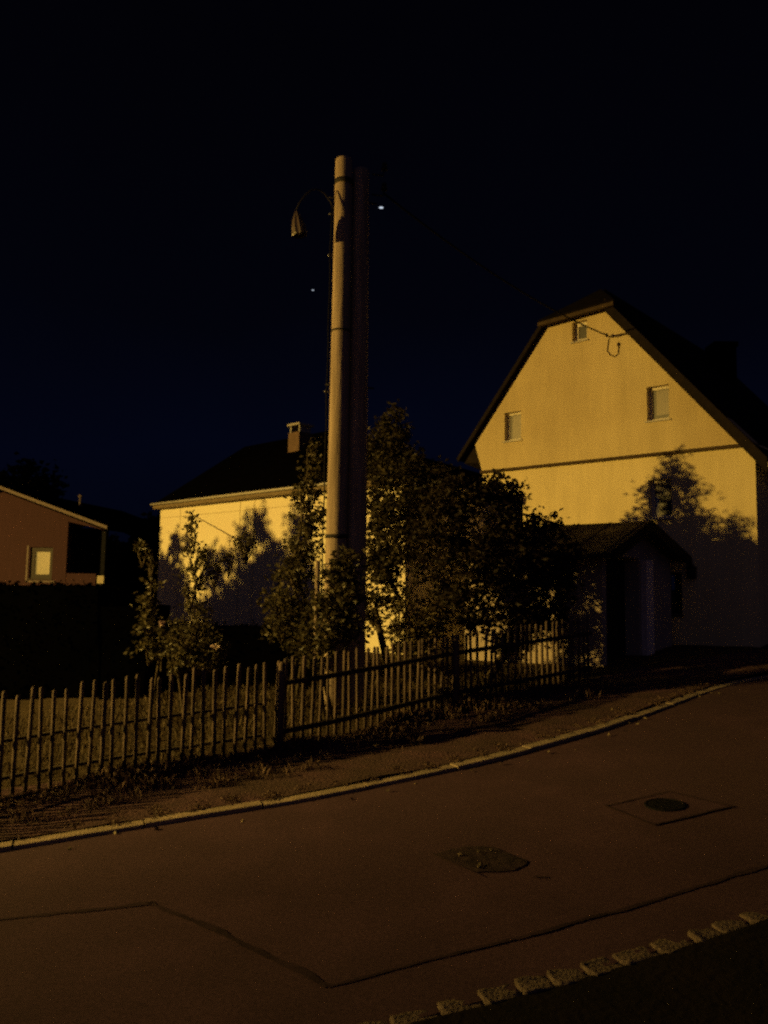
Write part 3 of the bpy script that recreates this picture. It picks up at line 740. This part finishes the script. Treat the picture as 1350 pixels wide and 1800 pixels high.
window(H, W2, house, label='larger attic window with half drawn curtain near the right slope', cover_=0.8)
window(H, W0, house, back=None, label='tiny white framed gable window under the half hip', fw=0.075)
window(Hl, W3, house, reveal=0.14, label='ground floor window caught in leaf shadow', cover_=0.4, fw=0.06)
window(Hl, W4, house, reveal=0.14, back=None, label='dark ground floor window behind the shrub')
window(Hl, W5, house, reveal=0.14, back=None, fmat=DARKF, label='low dark window beside the porch')
# cornice board between the storeys
mb = MB(); mb.box(H.pt(sL - 0.02, zc - 0.07, -0.04), H.u * (sR - sL + 0.0), H.n * 0.085, (0, 0, 0.06)); bevel(mb.build('cornice', CORN, house), 0.008)
# main roof
def line(p, q): return lambda a: p[1] + (q[1] - p[1]) * (a - p[0]) / (q[0] - p[0])
lL = line(eL, (hl, zh)); lR = line((hr, zh), eR)
kL = (zh - eL[1]) / (hl - eL[0]); kR = (eR[1] - zh) / (eR[0] - hr)
sr = (zh - eL[1] + kL * eL[0] - (zh - kR * hr) + (eL[1] - kL * eL[0]) * 0 + 0) if False else ((zh - kR * hr) - (zh - kL * hl)) / (kL - kR)
zr = zh + kL * (sr - hl)
print('ROOF ridge', sr, zr, 'slopes', kL, kR)
TH = 0.09
fo = 0.14                                  # front overhang
al, ar = eL[0] - 0.36, sR + 0.26            # eaves
zal, zar = lL(al), lR(ar)
hz = 0.02
apex_d = -1.15
def rp(a, z, d): return H.pt(a, z + hz, d)
mb = MB()
mb.slab([rp(al, zal, fo), rp(hl - .1, lL(hl - .1), fo), rp(sr, zr, apex_d), rp(sr, zr, back), rp(al, zal, back)], (H.u * -kL + Vector((0, 0, 1))).normalized() * TH)
mb.slab([rp(ar, zar, fo), rp(hr + .02, lR(hr + .02), fo), rp(sr, zr, apex_d), rp(sr, zr, back), rp(ar, zar, back)], (H.u * -kR + Vector((0, 0, 1))).normalized() * TH)
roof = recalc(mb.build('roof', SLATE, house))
mb = MB()
hd = fo + .08; ha = H.pt(*H.hit(947, 569, hd), hd); hb = H.pt(*H.hit(1080, 531, hd), hd); print('APEX', H.hit(1047, 507, apex_d), sr, zr); hc = H.pt(sr, zr + 0.02, apex_d + 0.02)
hn = (hb - ha).cross(hc - ha).normalized(); hn = hn if hn.z > 0 else -hn
mb.slab([ha, hb, hc], hn * 0.07); recalc(mb.build('half_hip', SLATE, roof))
mb = MB(); mb.box(ha - Vector((0, 0, 0.075)) - H.n * 0.03, (hb - ha), H.n * 0.09, (0, 0, 0.085)); bevel(mb.build('hip_fascia', CORN, roof), 0.01)
mb = MB()
for a0, a1, ln_ in ((al, hl - .06, lL), (hr, ar, lR)):
    k_ = (ln_(a1) - ln_(a0)) / (a1 - a0)
    off = Vector((0, 0, -0.01)) if k_ > 0 else Vector((0, 0, -0.10))
    p0 = H.pt(a0, ln_(a0), fo + 0.004); p1 = H.pt(a1, ln_(a1), fo + 0.004)
    mb.slab([p0 + off, p1 + off, p1 + Vector((0, 0, 0.12 if k_ > 0 else .18)), p0 + Vector((0, 0, 0.12 if k_ > 0 else .18))], H.n * 0.03)
recalc(mb.build('barge_board', BARGE, roof))
# boxed eave ends
mb = MB()
mb.slab([H.pt(al + .05, zal - .02, -0.02), H.pt(sL - 0.003, zal - .05, -0.02), H.pt(sL - 0.003, zc + .0, -0.02), H.pt(eL[0] - .003, eL[1] - 0.02, -0.02)], H.n * (back + .1))
recalc(mb.build('eave_box', BARGE, roof))
mb = MB(); mb.tube([H.pt(ar + 0.05, zar + 0.05, fo + 0.02), H.pt(ar + 0.05, zar + 0.04, back)], 0.065, 10); mb.build('gutter', GUTTER, roof, True)
# dark chimney on the far slope
c0 = P(1269, 640, 19.5); zt = P(1269, 606, 19.5).z
mb = MB(); mb.box((c0.x - .26, c0.y - .25, zc), (0.52, 0, 0), (0, 0.5, 0), (0, 0, zt - zc - .12)); mb.box((c0.x - .3, c0.y - .29, zt - .118), (0.6, 0, 0), (0, 0.58, 0), (0, 0, .118))
mb.build('chimney', BLACKBRICK, roof)
# wall bracket, hook with its looped shadow modelled as a tube, and service cable
hk = H.hit(1072, 592); hp = H.pt(*hk, 0.14)
mb = MB(); mb.tube([H.pt(*hk, -0.02), H.pt(*hk, 0.16)], 0.016, 8); mb.ball(hp, .03, .03, .045, 8, 6)
lp = [H.pt(*H.hit(x, y), 0.012) for x, y in ((1071, 596), (1069, 606), (1068, 617), (1073, 624), (1082, 627), (1087, 622), (1088, 612), (1088, 606))]
mb.tube(lp, 0.011, 6); mb.ball(lp[-1], .035, .03, .05, 8, 6)
mb.build('hook_and_shadow', CORN, house, True)
mb = MB(); lp = [H.pt(*H.hit(x, y), 0.03) for x, y in ((1072, 593), (1085, 592), (1100, 588), (1116, 585))]; mb.tube(lp, 0.011, 6); mb.build('wall_cable', CORN, house, True)
# small lantern-like box on the wall
mb = MB(); a, z = Hl.hit(1217, 1008); mb.box(Hl.pt(a - .08, z - .1, -.01), Hl.u * .16, Hl.n * .1, (0, 0, .2)); mb.slab([Hl.pt(a - .1, z + .1, -.01), Hl.pt(a + .1, z + .1, -.01), Hl.pt(a, z + .18, -.01)], Hl.n * .13)
bevel(recalc(mb.build('meter_box', DARKF, house)), .008)

# ------------------------------------------------------------------ entrance porch
C0 = G(1060, 1175); pf = -H.n; pbk = -H.u       # door face runs to the right and back, the porch runs left and back
lenf = (C0 - H.o).dot(H.n) - 0.06
E = Plane(C0, C0 + pf * lenf)
zp = g(C0.x, C0.y)
porch = thing('entrance_porch', (C0.x, C0.y, zp), 'small gabled porch with dark doorway and one pale post, built against the gable house', 'porch')
ze = 2.46; dep = 2.6
mid = E.hit(1115, 930)[0]; zA = E.hit(1115, 929)[1]; lenr = E.hit(1186, 985)[0]; zer = E.hit(1186, 992)[1]; print('PRCH2', mid, zA, lenr, zer)
print('PORCH', C0, lenf, 'ze', ze, 'zA', zA, 'zp', zp)
d0 = rect(E, 1066, 979, 1124, 1172); dh = [(d0[0], zp - .05), (d0[2], zp - .05), (d0[2], d0[3]), (d0[0], d0[3])]
kr0 = (zA - zer) / (lenr - mid)
outl = [(0, zp - .3), (lenr - .2, zp - .3), (lenr - .2, zA - kr0 * (lenr - .2 - mid)), (mid, zA), (0, ze)]
recalc(wall_mesh(E, outl, [dh], 0.14, 0.3).build('front_wall', PORCHW, porch))
mb = MB(); mb.box(E.pt(0, zp - .3, -.145), E.u * .16, -E.n * dep, (0, 0, ze - zp + .3)); recalc(mb.build('side_wall', PORCHW, porch))
mb = MB(); mb.box(E.pt(d0[0] + .03, zp, -.3), E.u * (d0[2] - d0[0] - .06), E.n * .05, (0, 0, d0[3] - zp - .03))
for k in range(5):
    w_ = (d0[2] - d0[0] - .2) / 5; mb.box(E.pt(d0[0] + .1 + k * w_ + .01, zp + .12, -.255), E.u * (w_ - .02), E.n * .012, (0, 0, d0[3] - zp - .28))
dr = mb.build('door', DOORW, porch)
mb = MB(); hx = d0[2] - .16; mb.tube([E.pt(hx, zp + .95, -.245), E.pt(hx, zp + .95, -.19), E.pt(hx - .1, zp + .95, -.19)], .011, 8); mb.build('handle', IRON, dr, True)
pr_ = rect(E, 1125, 985, 1138, 1152)
mb = MB(); mb.box(E.pt(pr_[0] + .02, zp - .1, 0.004), E.u * (pr_[2] - pr_[0] - .02), E.n * .12, (0, 0, pr_[3] - zp + .1)); bevel(mb.build('post', PALEP, porch), .012)
mb = MB()
kl = (zA - ze) / mid; kr = (zA - zer) / (lenr - mid)
def roofp(s, d): return E.pt(s, (ze + kl * s if s <= mid else zA - kr * (s - mid)) + .03, d)
nl = (E.u * -kl + Vector((0, 0, 1))).normalized() * .09; nr2 = (E.u * kr + Vector((0, 0, 1))).normalized() * .09
mb.slab([roofp(-.3, .3), roofp(mid, .3), roofp(mid, -dep - .2), roofp(-.3, -dep - .2)], nl)
mb.slab([roofp(lenr, .3), roofp(mid, .3), roofp(mid, -dep - .2), roofp(lenr, -dep - .2)], nr2)
prf = recalc(mb.build('roof', PORCHR, porch))
for k in range(5):
    dd = .2 - k * .62; mb2 = MB(); a = roofp(-.28, dd) + nl; b = roofp(mid - .01, dd) + nl
    mb2.tube([a, b], .022, 6); mb2.build('roof_batten', PORCHR, prf)
mb = MB()
for s0_, s1_ in ((-.3, mid), (mid, lenr)):
    a = roofp(s0_, .304); b = roofp(s1_, .304)
    mb.slab([a - Vector((0, 0, .09)), b - Vector((0, 0, .09)), b + Vector((0, 0, .105)), a + Vector((0, 0, .105))], E.n * .025)
recalc(mb.build('barge_board', BARGE, prf))

# ------------------------------------------------------------------ cream house (left middle)
A2 = P(277, 1028, 22.9); B2 = P(550, 1028, 18.0)
C = Plane((A2.x, A2.y), (B2.x, B2.y))
s_end = C.hit(712, 1028)[0]; ze2 = (C.hit(300, 893)[1] + C.hit(520, 865)[1]) / 2
zg2 = g(A2.x, A2.y)
cream = thing('cream_house', (A2.x, A2.y, zg2), 'cream rendered bungalow with black hipped roof and a short chimney, spotted with tree shadows', 'house')
w1 = (s_end - 2.6, zg2 + 1.2, s_end - 1.7, zg2 + 2.4)
print('CREAM', s_end, ze2, zg2)
wr = [C.hit(481, 1045), C.hit(497, 1000)]; w2 = (wr[0][0], wr[0][1], wr[1][0] + .25, wr[1][1])
recalc(wall_mesh(C, [(0, zg2 - .5), (s_end, zg2 - .5), (s_end, ze2), (0, ze2)], [hole(w2)], .3, .15).build('wall', RENDER_L, cream))
mb = MB(); dpt = 7.0
mb.box(C.pt(0, zg2 - .5, -.31), C.u * .3, C.n * -dpt, (0, 0, ze2 - zg2 + .5)); recalc(mb.build('side_wall', RENDER_L, cream)); mb = MB(); mb.box(C.pt(s_end - .3, zg2 - .5, -.31), C.u * .3, C.n * -dpt, (0, 0, ze2 - zg2 + .5)); recalc(mb.build('side_wall', RENDER_L, cream))
window(C, w2, cream, back=None, fmat=DARKF, label='dark window low on the shaded part of the wall')
mb = MB(); ov = .2; oe = .06
mb.box(C.pt(-oe, ze2 - .04, 0.0), C.u * (s_end + 2 * oe), C.n * ov, (0, 0, .05)); mb.box(C.pt(-oe, ze2 - .02, ov + .001), C.u * (s_end + 2 * oe), C.n * .025, (0, 0, .11))
fas = mb.build('fascia', FASCIA, cream)
mb = MB(); mb.tube([C.pt(-oe - .03, ze2 + .09, ov + .07), C.pt(s_end + oe, ze2 + .085, ov + .065)], .036, 10); mb.build('gutter', GUTTER, cream, True)
mb = MB()
for px_ in (316, 421, 446):                                   # thin dull strips on the wall, upright and level
    a = C.hit(px_, 930)[0]; mb.box(C.pt(a, zg2, -.004), C.u * .018, C.n * .012, (0, 0, ze2 - zg2 - .045))
mb.box(C.pt(.05, ze2 - .30, -.004), C.u * (s_end - .1), C.n * .010, (0, 0, .014))
mb.build('wall_strip', mat('dull_strip', (0.46, 0.39, 0.24), None, 8, .9), cream)
rs0 = C.hit(430, 787, -3.5); rs1 = C.hit(578, 755, -3.5); zr2 = (rs0[1] + rs1[1]) / 2
print('CREAM ridge', rs0, rs1)
mb = MB(); zf = ze2 + .105; e0, e1 = -oe, s_end + oe
f0, f1, b1, b0 = C.pt(e0, zf, ov + .02), C.pt(e1, zf, ov + .02), C.pt(e1, zf, -7.3), C.pt(e0, zf, -7.3)
R0, R1 = C.pt(rs0[0], zr2, -3.5), C.pt(rs1[0], zr2, -3.5)
mb.add([f0, f1, b1, b0, R0, R1], [(0, 1, 5, 4), (1, 2, 5), (2, 3, 4, 5), (3, 0, 4), (3, 2, 1, 0)])
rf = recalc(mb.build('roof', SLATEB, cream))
c1 = P(516, 775, 22.1); ctop = P(514, 755, 21.7).z; wch = 25 / FPX * 21.7
chd = Vector((C.u.x, C.u.y, 0)); 
mb = MB(); o_ = Vector((c1.x, c1.y, 0)) - C.u * wch / 2 * 1.25
zb_ = zf + .6
mb.box((o_.x, o_.y, zb_), C.u * wch * 1.25, C.n * -.5, (0, 0, ctop - zb_)); 
ch = recalc(mb.build('chimney', BRICK, rf))
mb = MB(); tc_ = P(514, 740, 21.7).z
for a in (0.0, .8): mb.box((o_ + C.u * (wch * 1.25 * a + .01)) + Vector((0, 0, ctop - .004)) - C.n * .05, C.u * .05, C.n * -.4, (0, 0, tc_ - ctop - .03))
mb.box(o_ - C.u * .03 + C.n * .03 + Vector((0, 0, tc_ - .045)), C.u * (wch * 1.25 + .06), C.n * -.56, (0, 0, .06)); recalc(mb.build('chimney_cap', GUTTER, ch))

# ------------------------------------------------------------------ brown bungalow, far left
a3 = P(-200, 1028, 25.0); b3 = P(186, 1028, 24.0)
Bn = Plane((a3.x, a3.y), (b3.x, b3.y)); zg3 = g(b3.x, b3.y) - .2
bun = thing('brown_bungalow', (a3.x, a3.y, zg3), 'low brown clad bungalow with shallow gable, corner porch and one pale blind', 'house')
pk = Bn.hit(6, 862); ev = Bn.hit(190, 931); k3 = (ev[1] - pk[1]) / (ev[0] - pk[0])
s118 = Bn.hit(118, 960)[0]; zat = lambda s: pk[1] + k3 * abs(s - pk[0])
lft = pk[0] - (ev[0] - pk[0])
wb = rect(Bn, 52, 962, 92, 1017)
recalc(wall_mesh(Bn, [(lft + .3, zg3), (s118, zg3), (s118, zat(s118) - .05), (pk[0], pk[1] - .05), (lft + .3, zat(lft + .3) - .05)], [hole(wb)], .25, .1).build('wall', BROWNW, bun))
mb = MB(); mb.slab([Bn.pt(s118 + .003, zat(s118) - .46 * abs(k3) - .05, 0), Bn.pt(s118 + .003, zat(s118) - .05, 0), Bn.pt(ev[0] - .1, zat(ev[0] - .1) - .05, 0), ], Bn.n * -.2); recalc(mb.build('porch_gable', BROWNW, bun))
mb = MB(); sb = Bn.hit(184, 980, -1.6)[0]; mb.box(Bn.pt(s118 - 2.5, zg3, -1.6), Bn.u * (sb - s118 + 2.5), Bn.n * -.2, (0, 0, zat(ev[0]) - zg3 + .15)); recalc(mb.build('porch_wall', DOORW, bun))
mb = MB(); mb.box(Bn.pt(s118 + .004, zg3, -.02), Bn.u * (Bn.hit(168, 1000)[0] - s118), Bn.n * -.15, (0, 0, Bn.hit(140, 1008)[1] - zg3)); recalc(mb.build('parapet', BROWNW, bun))
mb = MB(); a, _ = Bn.hit(179, 980); mb.box(Bn.pt(a - .07, zg3, -.2), Bn.u * .14, Bn.n * .14, (0, 0, zat(a) - zg3 - .1)); bevel(mb.build('porch_post', DARKIRON, bun), .01)
mb = MB(); r5 = rect(Bn, 172, 1012, 184, 1026); mb.box(Bn.pt(r5[0], r5[1], -.04), Bn.u * (r5[2] - r5[0]), Bn.n * .1, (0, 0, r5[3] - r5[1])); bevel(mb.build('letter_box', BLIND, bun), .015)
wn = window(Bn, wb, bun, reveal=.08, fw=.13, fmat=DARKF, back=BLIND, label='dark framed window with a drawn cream blind')
mb = MB(); r6 = (wb[0] - .1, wb[1] - .12, wb[2] + .1, wb[3] + .05)
mb.box(Bn.pt(r6[0], r6[1], -.01), Bn.u * .06, Bn.n * .03, (0, 0, r6[3] - r6[1])); mb.box(Bn.pt(r6[0] + .06, r6[1], -.01), Bn.u * (r6[2] - r6[0] - .06), Bn.n * .03, (0, 0, .06)); mb.build('window_surround', VERGEB, wn)
mb = MB(); tk = Vector((0, 0, .12))
mb.slab([Bn.pt(pk[0], pk[1], .25), Bn.pt(ev[0] + .1, zat(ev[0] + .1), .25), Bn.pt(ev[0] + .1, zat(ev[0] + .1), -8), Bn.pt(pk[0], pk[1], -8)], tk)
mb.slab([Bn.pt(pk[0] - .001, pk[1], .25), Bn.pt(lft, zat(lft), .25), Bn.pt(lft, zat(lft), -8), Bn.pt(pk[0] - .001, pk[1], -8)], tk)
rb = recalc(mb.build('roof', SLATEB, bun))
mb = MB()
for q in (ev[0] + .1, lft):
    p0 = Bn.pt(pk[0], pk[1] + .03, .252); p1 = Bn.pt(q, zat(q) + .03, .252); mb.slab([p0, p1, p1 + Vector((0, 0, .1)), p0 + Vector((0, 0, .1))], Bn.n * .02)
recalc(mb.build('verge_board', VERGEB, rb))
mb = MB(); v0 = P(140, 889, 27.5); v1 = P(141, 873, 27.5); mb.tube([Vector((v0.x, v0.y, v0.z - .9)), v1], .04, 8); mb.lathe(v1, [(.075, -.02), (.075, .04), (.001, .09)], 10)
mb.box((v0.x - .2, v0.y - .1, v0.z - .06), (.3, 0, 0), (0, .2, 0), (0, 0, .05)); mb.build('vent_pipe', VERGEB, rb, True)

# trees behind the houses, black against the sky
def far_tree(px, D, ytop, wpx, seed, label, shape='round'):
    c = P(px, 1028, D); zb = g(c.x, c.y); zt_ = P(px, ytop, D).z; h = zt_ - zb; rad = wpx * D / FPX
    st = random.getstate(); random.seed(seed); bl = []
    for k in range(16):
        a = uni(0, 6.28); q = rnd()
        rr = rad * math.sqrt(max(0.0, 1 - (q * 1.7 - .75) ** 2)) * uni(.2, .8)
        bl.append(blob((c.x + math.cos(a) * rr, c.y + math.sin(a) * rr, zb + h * (.3 + .62 * q)), (rad * .42, rad * .42, h * .14), 46))
    random.setstate(st)
    return plant('background_tree', label, 'tree', (c.x, c.y, zb), bl, LEAF_K, L=.3, W=.2, clump=.3, per=9, trunk_r=.2, twigs=.2, seed=seed, group='trees behind the houses')
far_tree(18, 36, 806, 95, 41, 'broad black tree rising behind the brown bungalow roof')
far_tree(255, 33, 905, 40, 42, 'narrow black tree against the left end of the cream house')
far_tree(212, 40, 955, 40, 43, 'small black tree in the gap between the bungalow and the cream house')
far_tree(590, 30, 800, 40, 44, 'black tree behind the cream house roof, right of its chimney')

# ------------------------------------------------------------------ utility pole
pc = P(590, 1028, 10.5); pc.z = 0; LAMP = Vector((-19.0, 5.6, EYE + 4.2))
ld = (Vector((pc.x, pc.y, 0)) - Vector((LAMP.x, LAMP.y, 0))).normalized()
zb = g(pc.x, pc.y); ztp = P(600, 284, 10.5).z
pole = thing('utility_pole', (pc.x, pc.y, zb), 'tall twin wooden utility pole rising behind the picket fence', 'utility pole')
def shaft(c, top, r0_, r1_, lean):
    mb = MB(); pts = []; rr = []
    for k in range(15):
        t = k / 14; z = zb - .3 + (top - zb + .3) * t
        pts.append(Vector((c.x + .008 * math.sin(3 * t + c.x), c.y, z)) + lean * t); rr.append(r0_ + (r1_ - r0_) * t)
    pts += [pts[-1] + Vector((0, 0, .03)), pts[-1] + Vector((0, 0, .045))]; rr += [r1_ * .9, r1_ * .55]
    mb.tube(pts, rr, 28); mb.build('shaft', WOODP, pole, True)
shaft(pc, ztp, .155, .118, Vector((-.015, 0, 0)))
pc2 = pc + ld * .28
shaft(pc2, ztp - .12, .15, .113, Vector((-.015, 0, 0)) - ld * .03)
def ring(z, r, h, name='strap'):
    mb = MB(); mb.lathe((pc.x, pc.y, z), [(r, -h), (r + .006, -h), (r + .006, h), (r, h)], 28); mb.build(name, IRON, pole, True)
for y_, h in ((312, .035), (577, .012), (942, .025)):
    z = P(595, y_, 10.5 - .15).z; t = (z - zb) / (ztp - zb); ring(z, 0.155 - .037 * t + .005, h)
mb = MB()
for z in (ztp - .55, ztp - 3.2, zb + 1.9):
    mb.tube([Vector((pc.x, pc.y, z)) - ld * .20, Vector((pc2.x, pc2.y, z)) + ld * .2], .012, 8)
mb.build('through_bolt', IRON, pole, True)
# earth cable down the left flank with standoffs
sd = Vector((-.98, -.2, 0)).normalized(); mb = MB()
pts = [Vector((pc.x, pc.y, zb + .1 + (ztp - .7 - zb) * k / 20)) + sd * (.195 - .03 * k / 20 + .006 * math.sin(k * 2.2)) for k in range(21)]
mb.tube(pts, .010, 6); mb.build('down_cable', CABLE, pole, True)
for y_ in (372, 445, 686):
    z = P(570, y_, 10.4).z; t = (z - zb) / (ztp - zb); q = Vector((pc.x, pc.y, z)) + sd * (.16 - .03 * t)
    mb = MB(); mb.tube([q, q + sd * .05], .01, 6); mb.ball(q + sd * .055, .018, .018, .018, 8, 6); mb.build('cable_clamp', PORC, pole, True)
# pale plastic cable guard low on the pole
q = P(558, 1005, 10.3); mb = MB(); mb.tube([Vector((q.x, q.y, zb + .6)), P(559, 985, 10.3)], .032, 10); mb.build('cable_guard', WOODP, pole, True)
# insulators on the top
for k, (dx, dz_) in enumerate(((.02, -.12), (.05, -.42))):
    b_ = Vector((pc2.x, pc2.y, ztp + dz_)) + ld * .12
    mb = MB(); mb.tube([b_, b_ + ld * .16, b_ + ld * .18 + Vector((0, 0, .1))], .011, 6)
    ins = mb.build('insulator_hook', IRON, pole, True)
    mb = MB(); mb.lathe(b_ + ld * .18 + Vector((0, 0, .08)), [(.02, 0), (.045, .01), (.04, .05), (.028, .06), (.038, .08), (.03, .11), (.001, .12)], 12); mb.build('insulator', IRON, ins, True)

# unlit lamp on a curved arm fixed to the pole
lt = P(521, 372, 10.2); lb = P(527, 414, 10.2)
lamp = thing('street_lamp', lb, 'unlit bell shaped street lamp hanging from a curved arm left of the pole top', 'street lamp')
mb = MB(); p0 = Vector((pc.x, pc.y, P(590, 372, 10.5).z)) + sd * .13; p3 = lt + Vector((0, 0, .03))
arm = []
for k in range(13):
    t = k / 12; a = p0.lerp(p3, t); a.z += .30 * math.sin(math.pi * t) ** 0.8 + (.0); arm.append(a)
mb.tube(arm, .009, 8); mb.build('arm', IRON, lamp, True)
axis = (lt - lb).normalized(); ex = axis.cross(Vector((0, 1, 0))).normalized(); ey = axis.cross(ex)
Am = Matrix((ex, ey, axis)).transposed(); hL = (lt - lb).length; mb = MB(); seg = 28
prof = [(.092, .0), (.095, .02), (.088, hL * .35), (.066, hL * .65), (.036, hL * .88), (.024, hL)]
vs = []
for r__, z__ in prof:
    for k in range(seg):
        t = 2 * math.pi * k / seg; r2 = r__ * (1 + (.09 if k % 4 < 2 else -.05))
        vs.append(lb + Am @ Vector((r2 * math.cos(t), r2 * math.sin(t), z__)))
mb.add(vs, [(i * seg + k, i * seg + (k + 1) % seg, (i + 1) * seg + (k + 1) % seg, (i + 1) * seg + k) for i in range(len(prof) - 1) for k in range(seg)])
mb.build('shade', LAMPSH, lamp)
mb = MB(); mb.ball(lb + axis * .07, .04, .04, .06, 12, 8); mb.build('bulb', PORC, lamp, True)

# service cable from the pole top to the house
a = Vector((pc2.x, pc2.y, ztp - .38)) + ld * .3; b = hp
mb = MB(); pts = []
for k in range(33):
    t = k / 32; q = a.lerp(b, t); q.z -= .55 * 4 * t * (1 - t) * .35; pts.append(q)
mb.tube(pts, .014, 6)
o = mb.build_at('service_cable', CABLE, a, True); tag(o, 'black service cable sagging from the pole top to the hook on the gable', 'cable')

# ------------------------------------------------------------------ sodium street lamp that lights the scene, left of the picture
lz = g(LAMP.x, LAMP.y)
az = R(-15); LP = LAMP + Vector((math.cos(az), math.sin(az), 0)) * .95  # unseen post added close to the lamp to shade the near road
sl = thing('street_lamp', (LP.x, LP.y, lz), 'lit sodium street lamp beyond the left edge, with an unseen post added to shade the near road', 'street lamp')
mb = MB(); mb.tube([(LP.x, LP.y, lz - .3), (LP.x, LP.y, LAMP.z + 1.2)], [.18, .17], 16); mb.build('post', WOODP, sl, True)
mb = MB(); mb.tube([(LP.x, LP.y, LAMP.z + .7), LP.lerp(LAMP, .5) + Vector((0, 0, .72)), LAMP + Vector((0, 0, .55)), LAMP + Vector((0, 0, .26))], .025, 8); mb.build('arm', IRON, sl, True)
SHADE_M = glass('smoked_dome', (0.28, 0.22, 0.2))
mb = MB(); mb.lathe(LAMP, [(.30, .03), (.29, .07), (.24, .17), (.14, .24), (.03, .27)], 24); mb.build('shade', SHADE_M, sl, True)
mb = MB(); mb.ball(LAMP, .05, .05, .09, 12, 8); mb.build('bulb', emit('sodium_glow', (1.0, .5, .1), 40), sl, True)
ll = bpy.data.lights.new('sodium_lamp', 'POINT'); ll.energy = 32000; ll.color = (1.0, 0.63, 0.118); ll.shadow_soft_size = .14
lo = bpy.data.objects.new('sodium_lamp', ll); COL.objects.link(lo); lo.location = LAMP; 

# ------------------------------------------------------------------ sky and stars
for px_, py_, rr, s_, lab in ((670, 365, 1.25, 0.75, 'brightest white star, right of the pole top'), (550, 510, .7, .5, 'small faint star left of the middle of the pole')):
    p = P(px_, py_, 700); mb = MB(); mb.ball(p, rr * 1.7, rr, rr * .7, 10, 8)
    tag(mb.build_at('star', emit('star_light', (.75, .85, 1.0), s_), p, True), lab, 'star')
w = bpy.data.worlds.new("World"); scene.world = w; w.use_nodes = True
N = w.node_tree.nodes; L = w.node_tree.links; N.clear()
out = N.new('ShaderNodeOutputWorld'); bg = N.new('ShaderNodeBackground'); tc = N.new('ShaderNodeTexCoord'); sp = N.new('ShaderNodeSeparateXYZ')
rp_ = N.new('ShaderNodeValToRGB'); nz = N.new('ShaderNodeTexNoise'); nz.inputs['Scale'].default_value = 2.2; nz.inputs['Detail'].default_value = 3
L.new(tc.outputs['Generated'], sp.inputs[0]); L.new(tc.outputs['Generated'], nz.inputs['Vector'])
ma = N.new('ShaderNodeMath'); ma.operation = 'MULTIPLY_ADD'; ma.inputs[1].default_value = .22; L.new(nz.outputs['Fac'], ma.inputs[0])
ms = N.new('ShaderNodeMath'); ms.operation = 'SUBTRACT'; ms.inputs[1].default_value = .11; L.new(sp.outputs['Z'], ms.inputs[0]); L.new(ms.outputs[0], ma.inputs[2])
L.new(ma.outputs[0], rp_.inputs['Fac'])
e = rp_.color_ramp.elements
e[0].position = 0.0; e[0].color = (.0008, .0013, .0048, 1); e[1].position = .62; e[1].color = (.0006, .0006, .0017, 1)
q = e.new(.16); q.color = (.0009, .0015, .0062, 1)
q = e.new(.33); q.color = (.0007, .0009, .0030, 1)
dt = N.new('ShaderNodeVectorMath'); dt.operation = 'DOT_PRODUCT'; L.new(tc.outputs['Generated'], dt.inputs[0]); dt.inputs[1].default_value = (-.15, -.93, .34)  # glow added behind the camera, out of view, to lift the shadows
r2 = N.new('ShaderNodeValToRGB'); L.new(dt.outputs['Value'], r2.inputs['Fac']); r2.color_ramp.elements[0].position = 0.05; r2.color_ramp.elements[0].color = (0, 0, 0, 1)
r2.color_ramp.elements[1].position = .8; r2.color_ramp.elements[1].color = (.020, .016, .030, 1)
ad = N.new('ShaderNodeMix'); ad.data_type = 'RGBA'; ad.blend_type = 'ADD'; ad.inputs['Factor'].default_value = 1
L.new(rp_.outputs['Color'], ad.inputs['A']); L.new(r2.outputs['Color'], ad.inputs['B'])
L.new(ad.outputs['Result'], bg.inputs['Color']); bg.inputs['Strength'].default_value = 1.0; L.new(bg.outputs[0], out.inputs[0])

scene.view_settings.view_transform = 'Standard'; scene.view_settings.look = 'None'; scene.view_settings.exposure = 0; scene.view_settings.gamma = 1
scene.render.engine = 'CYCLES'
cy = scene.cycles; cy.use_denoising = False; cy.max_bounces = 6; cy.diffuse_bounces = 3; cy.transparent_max_bounces = 8
cy.filter_width = 2.4; cy.sample_clamp_indirect = 2.0; cy.use_adaptive_sampling = False
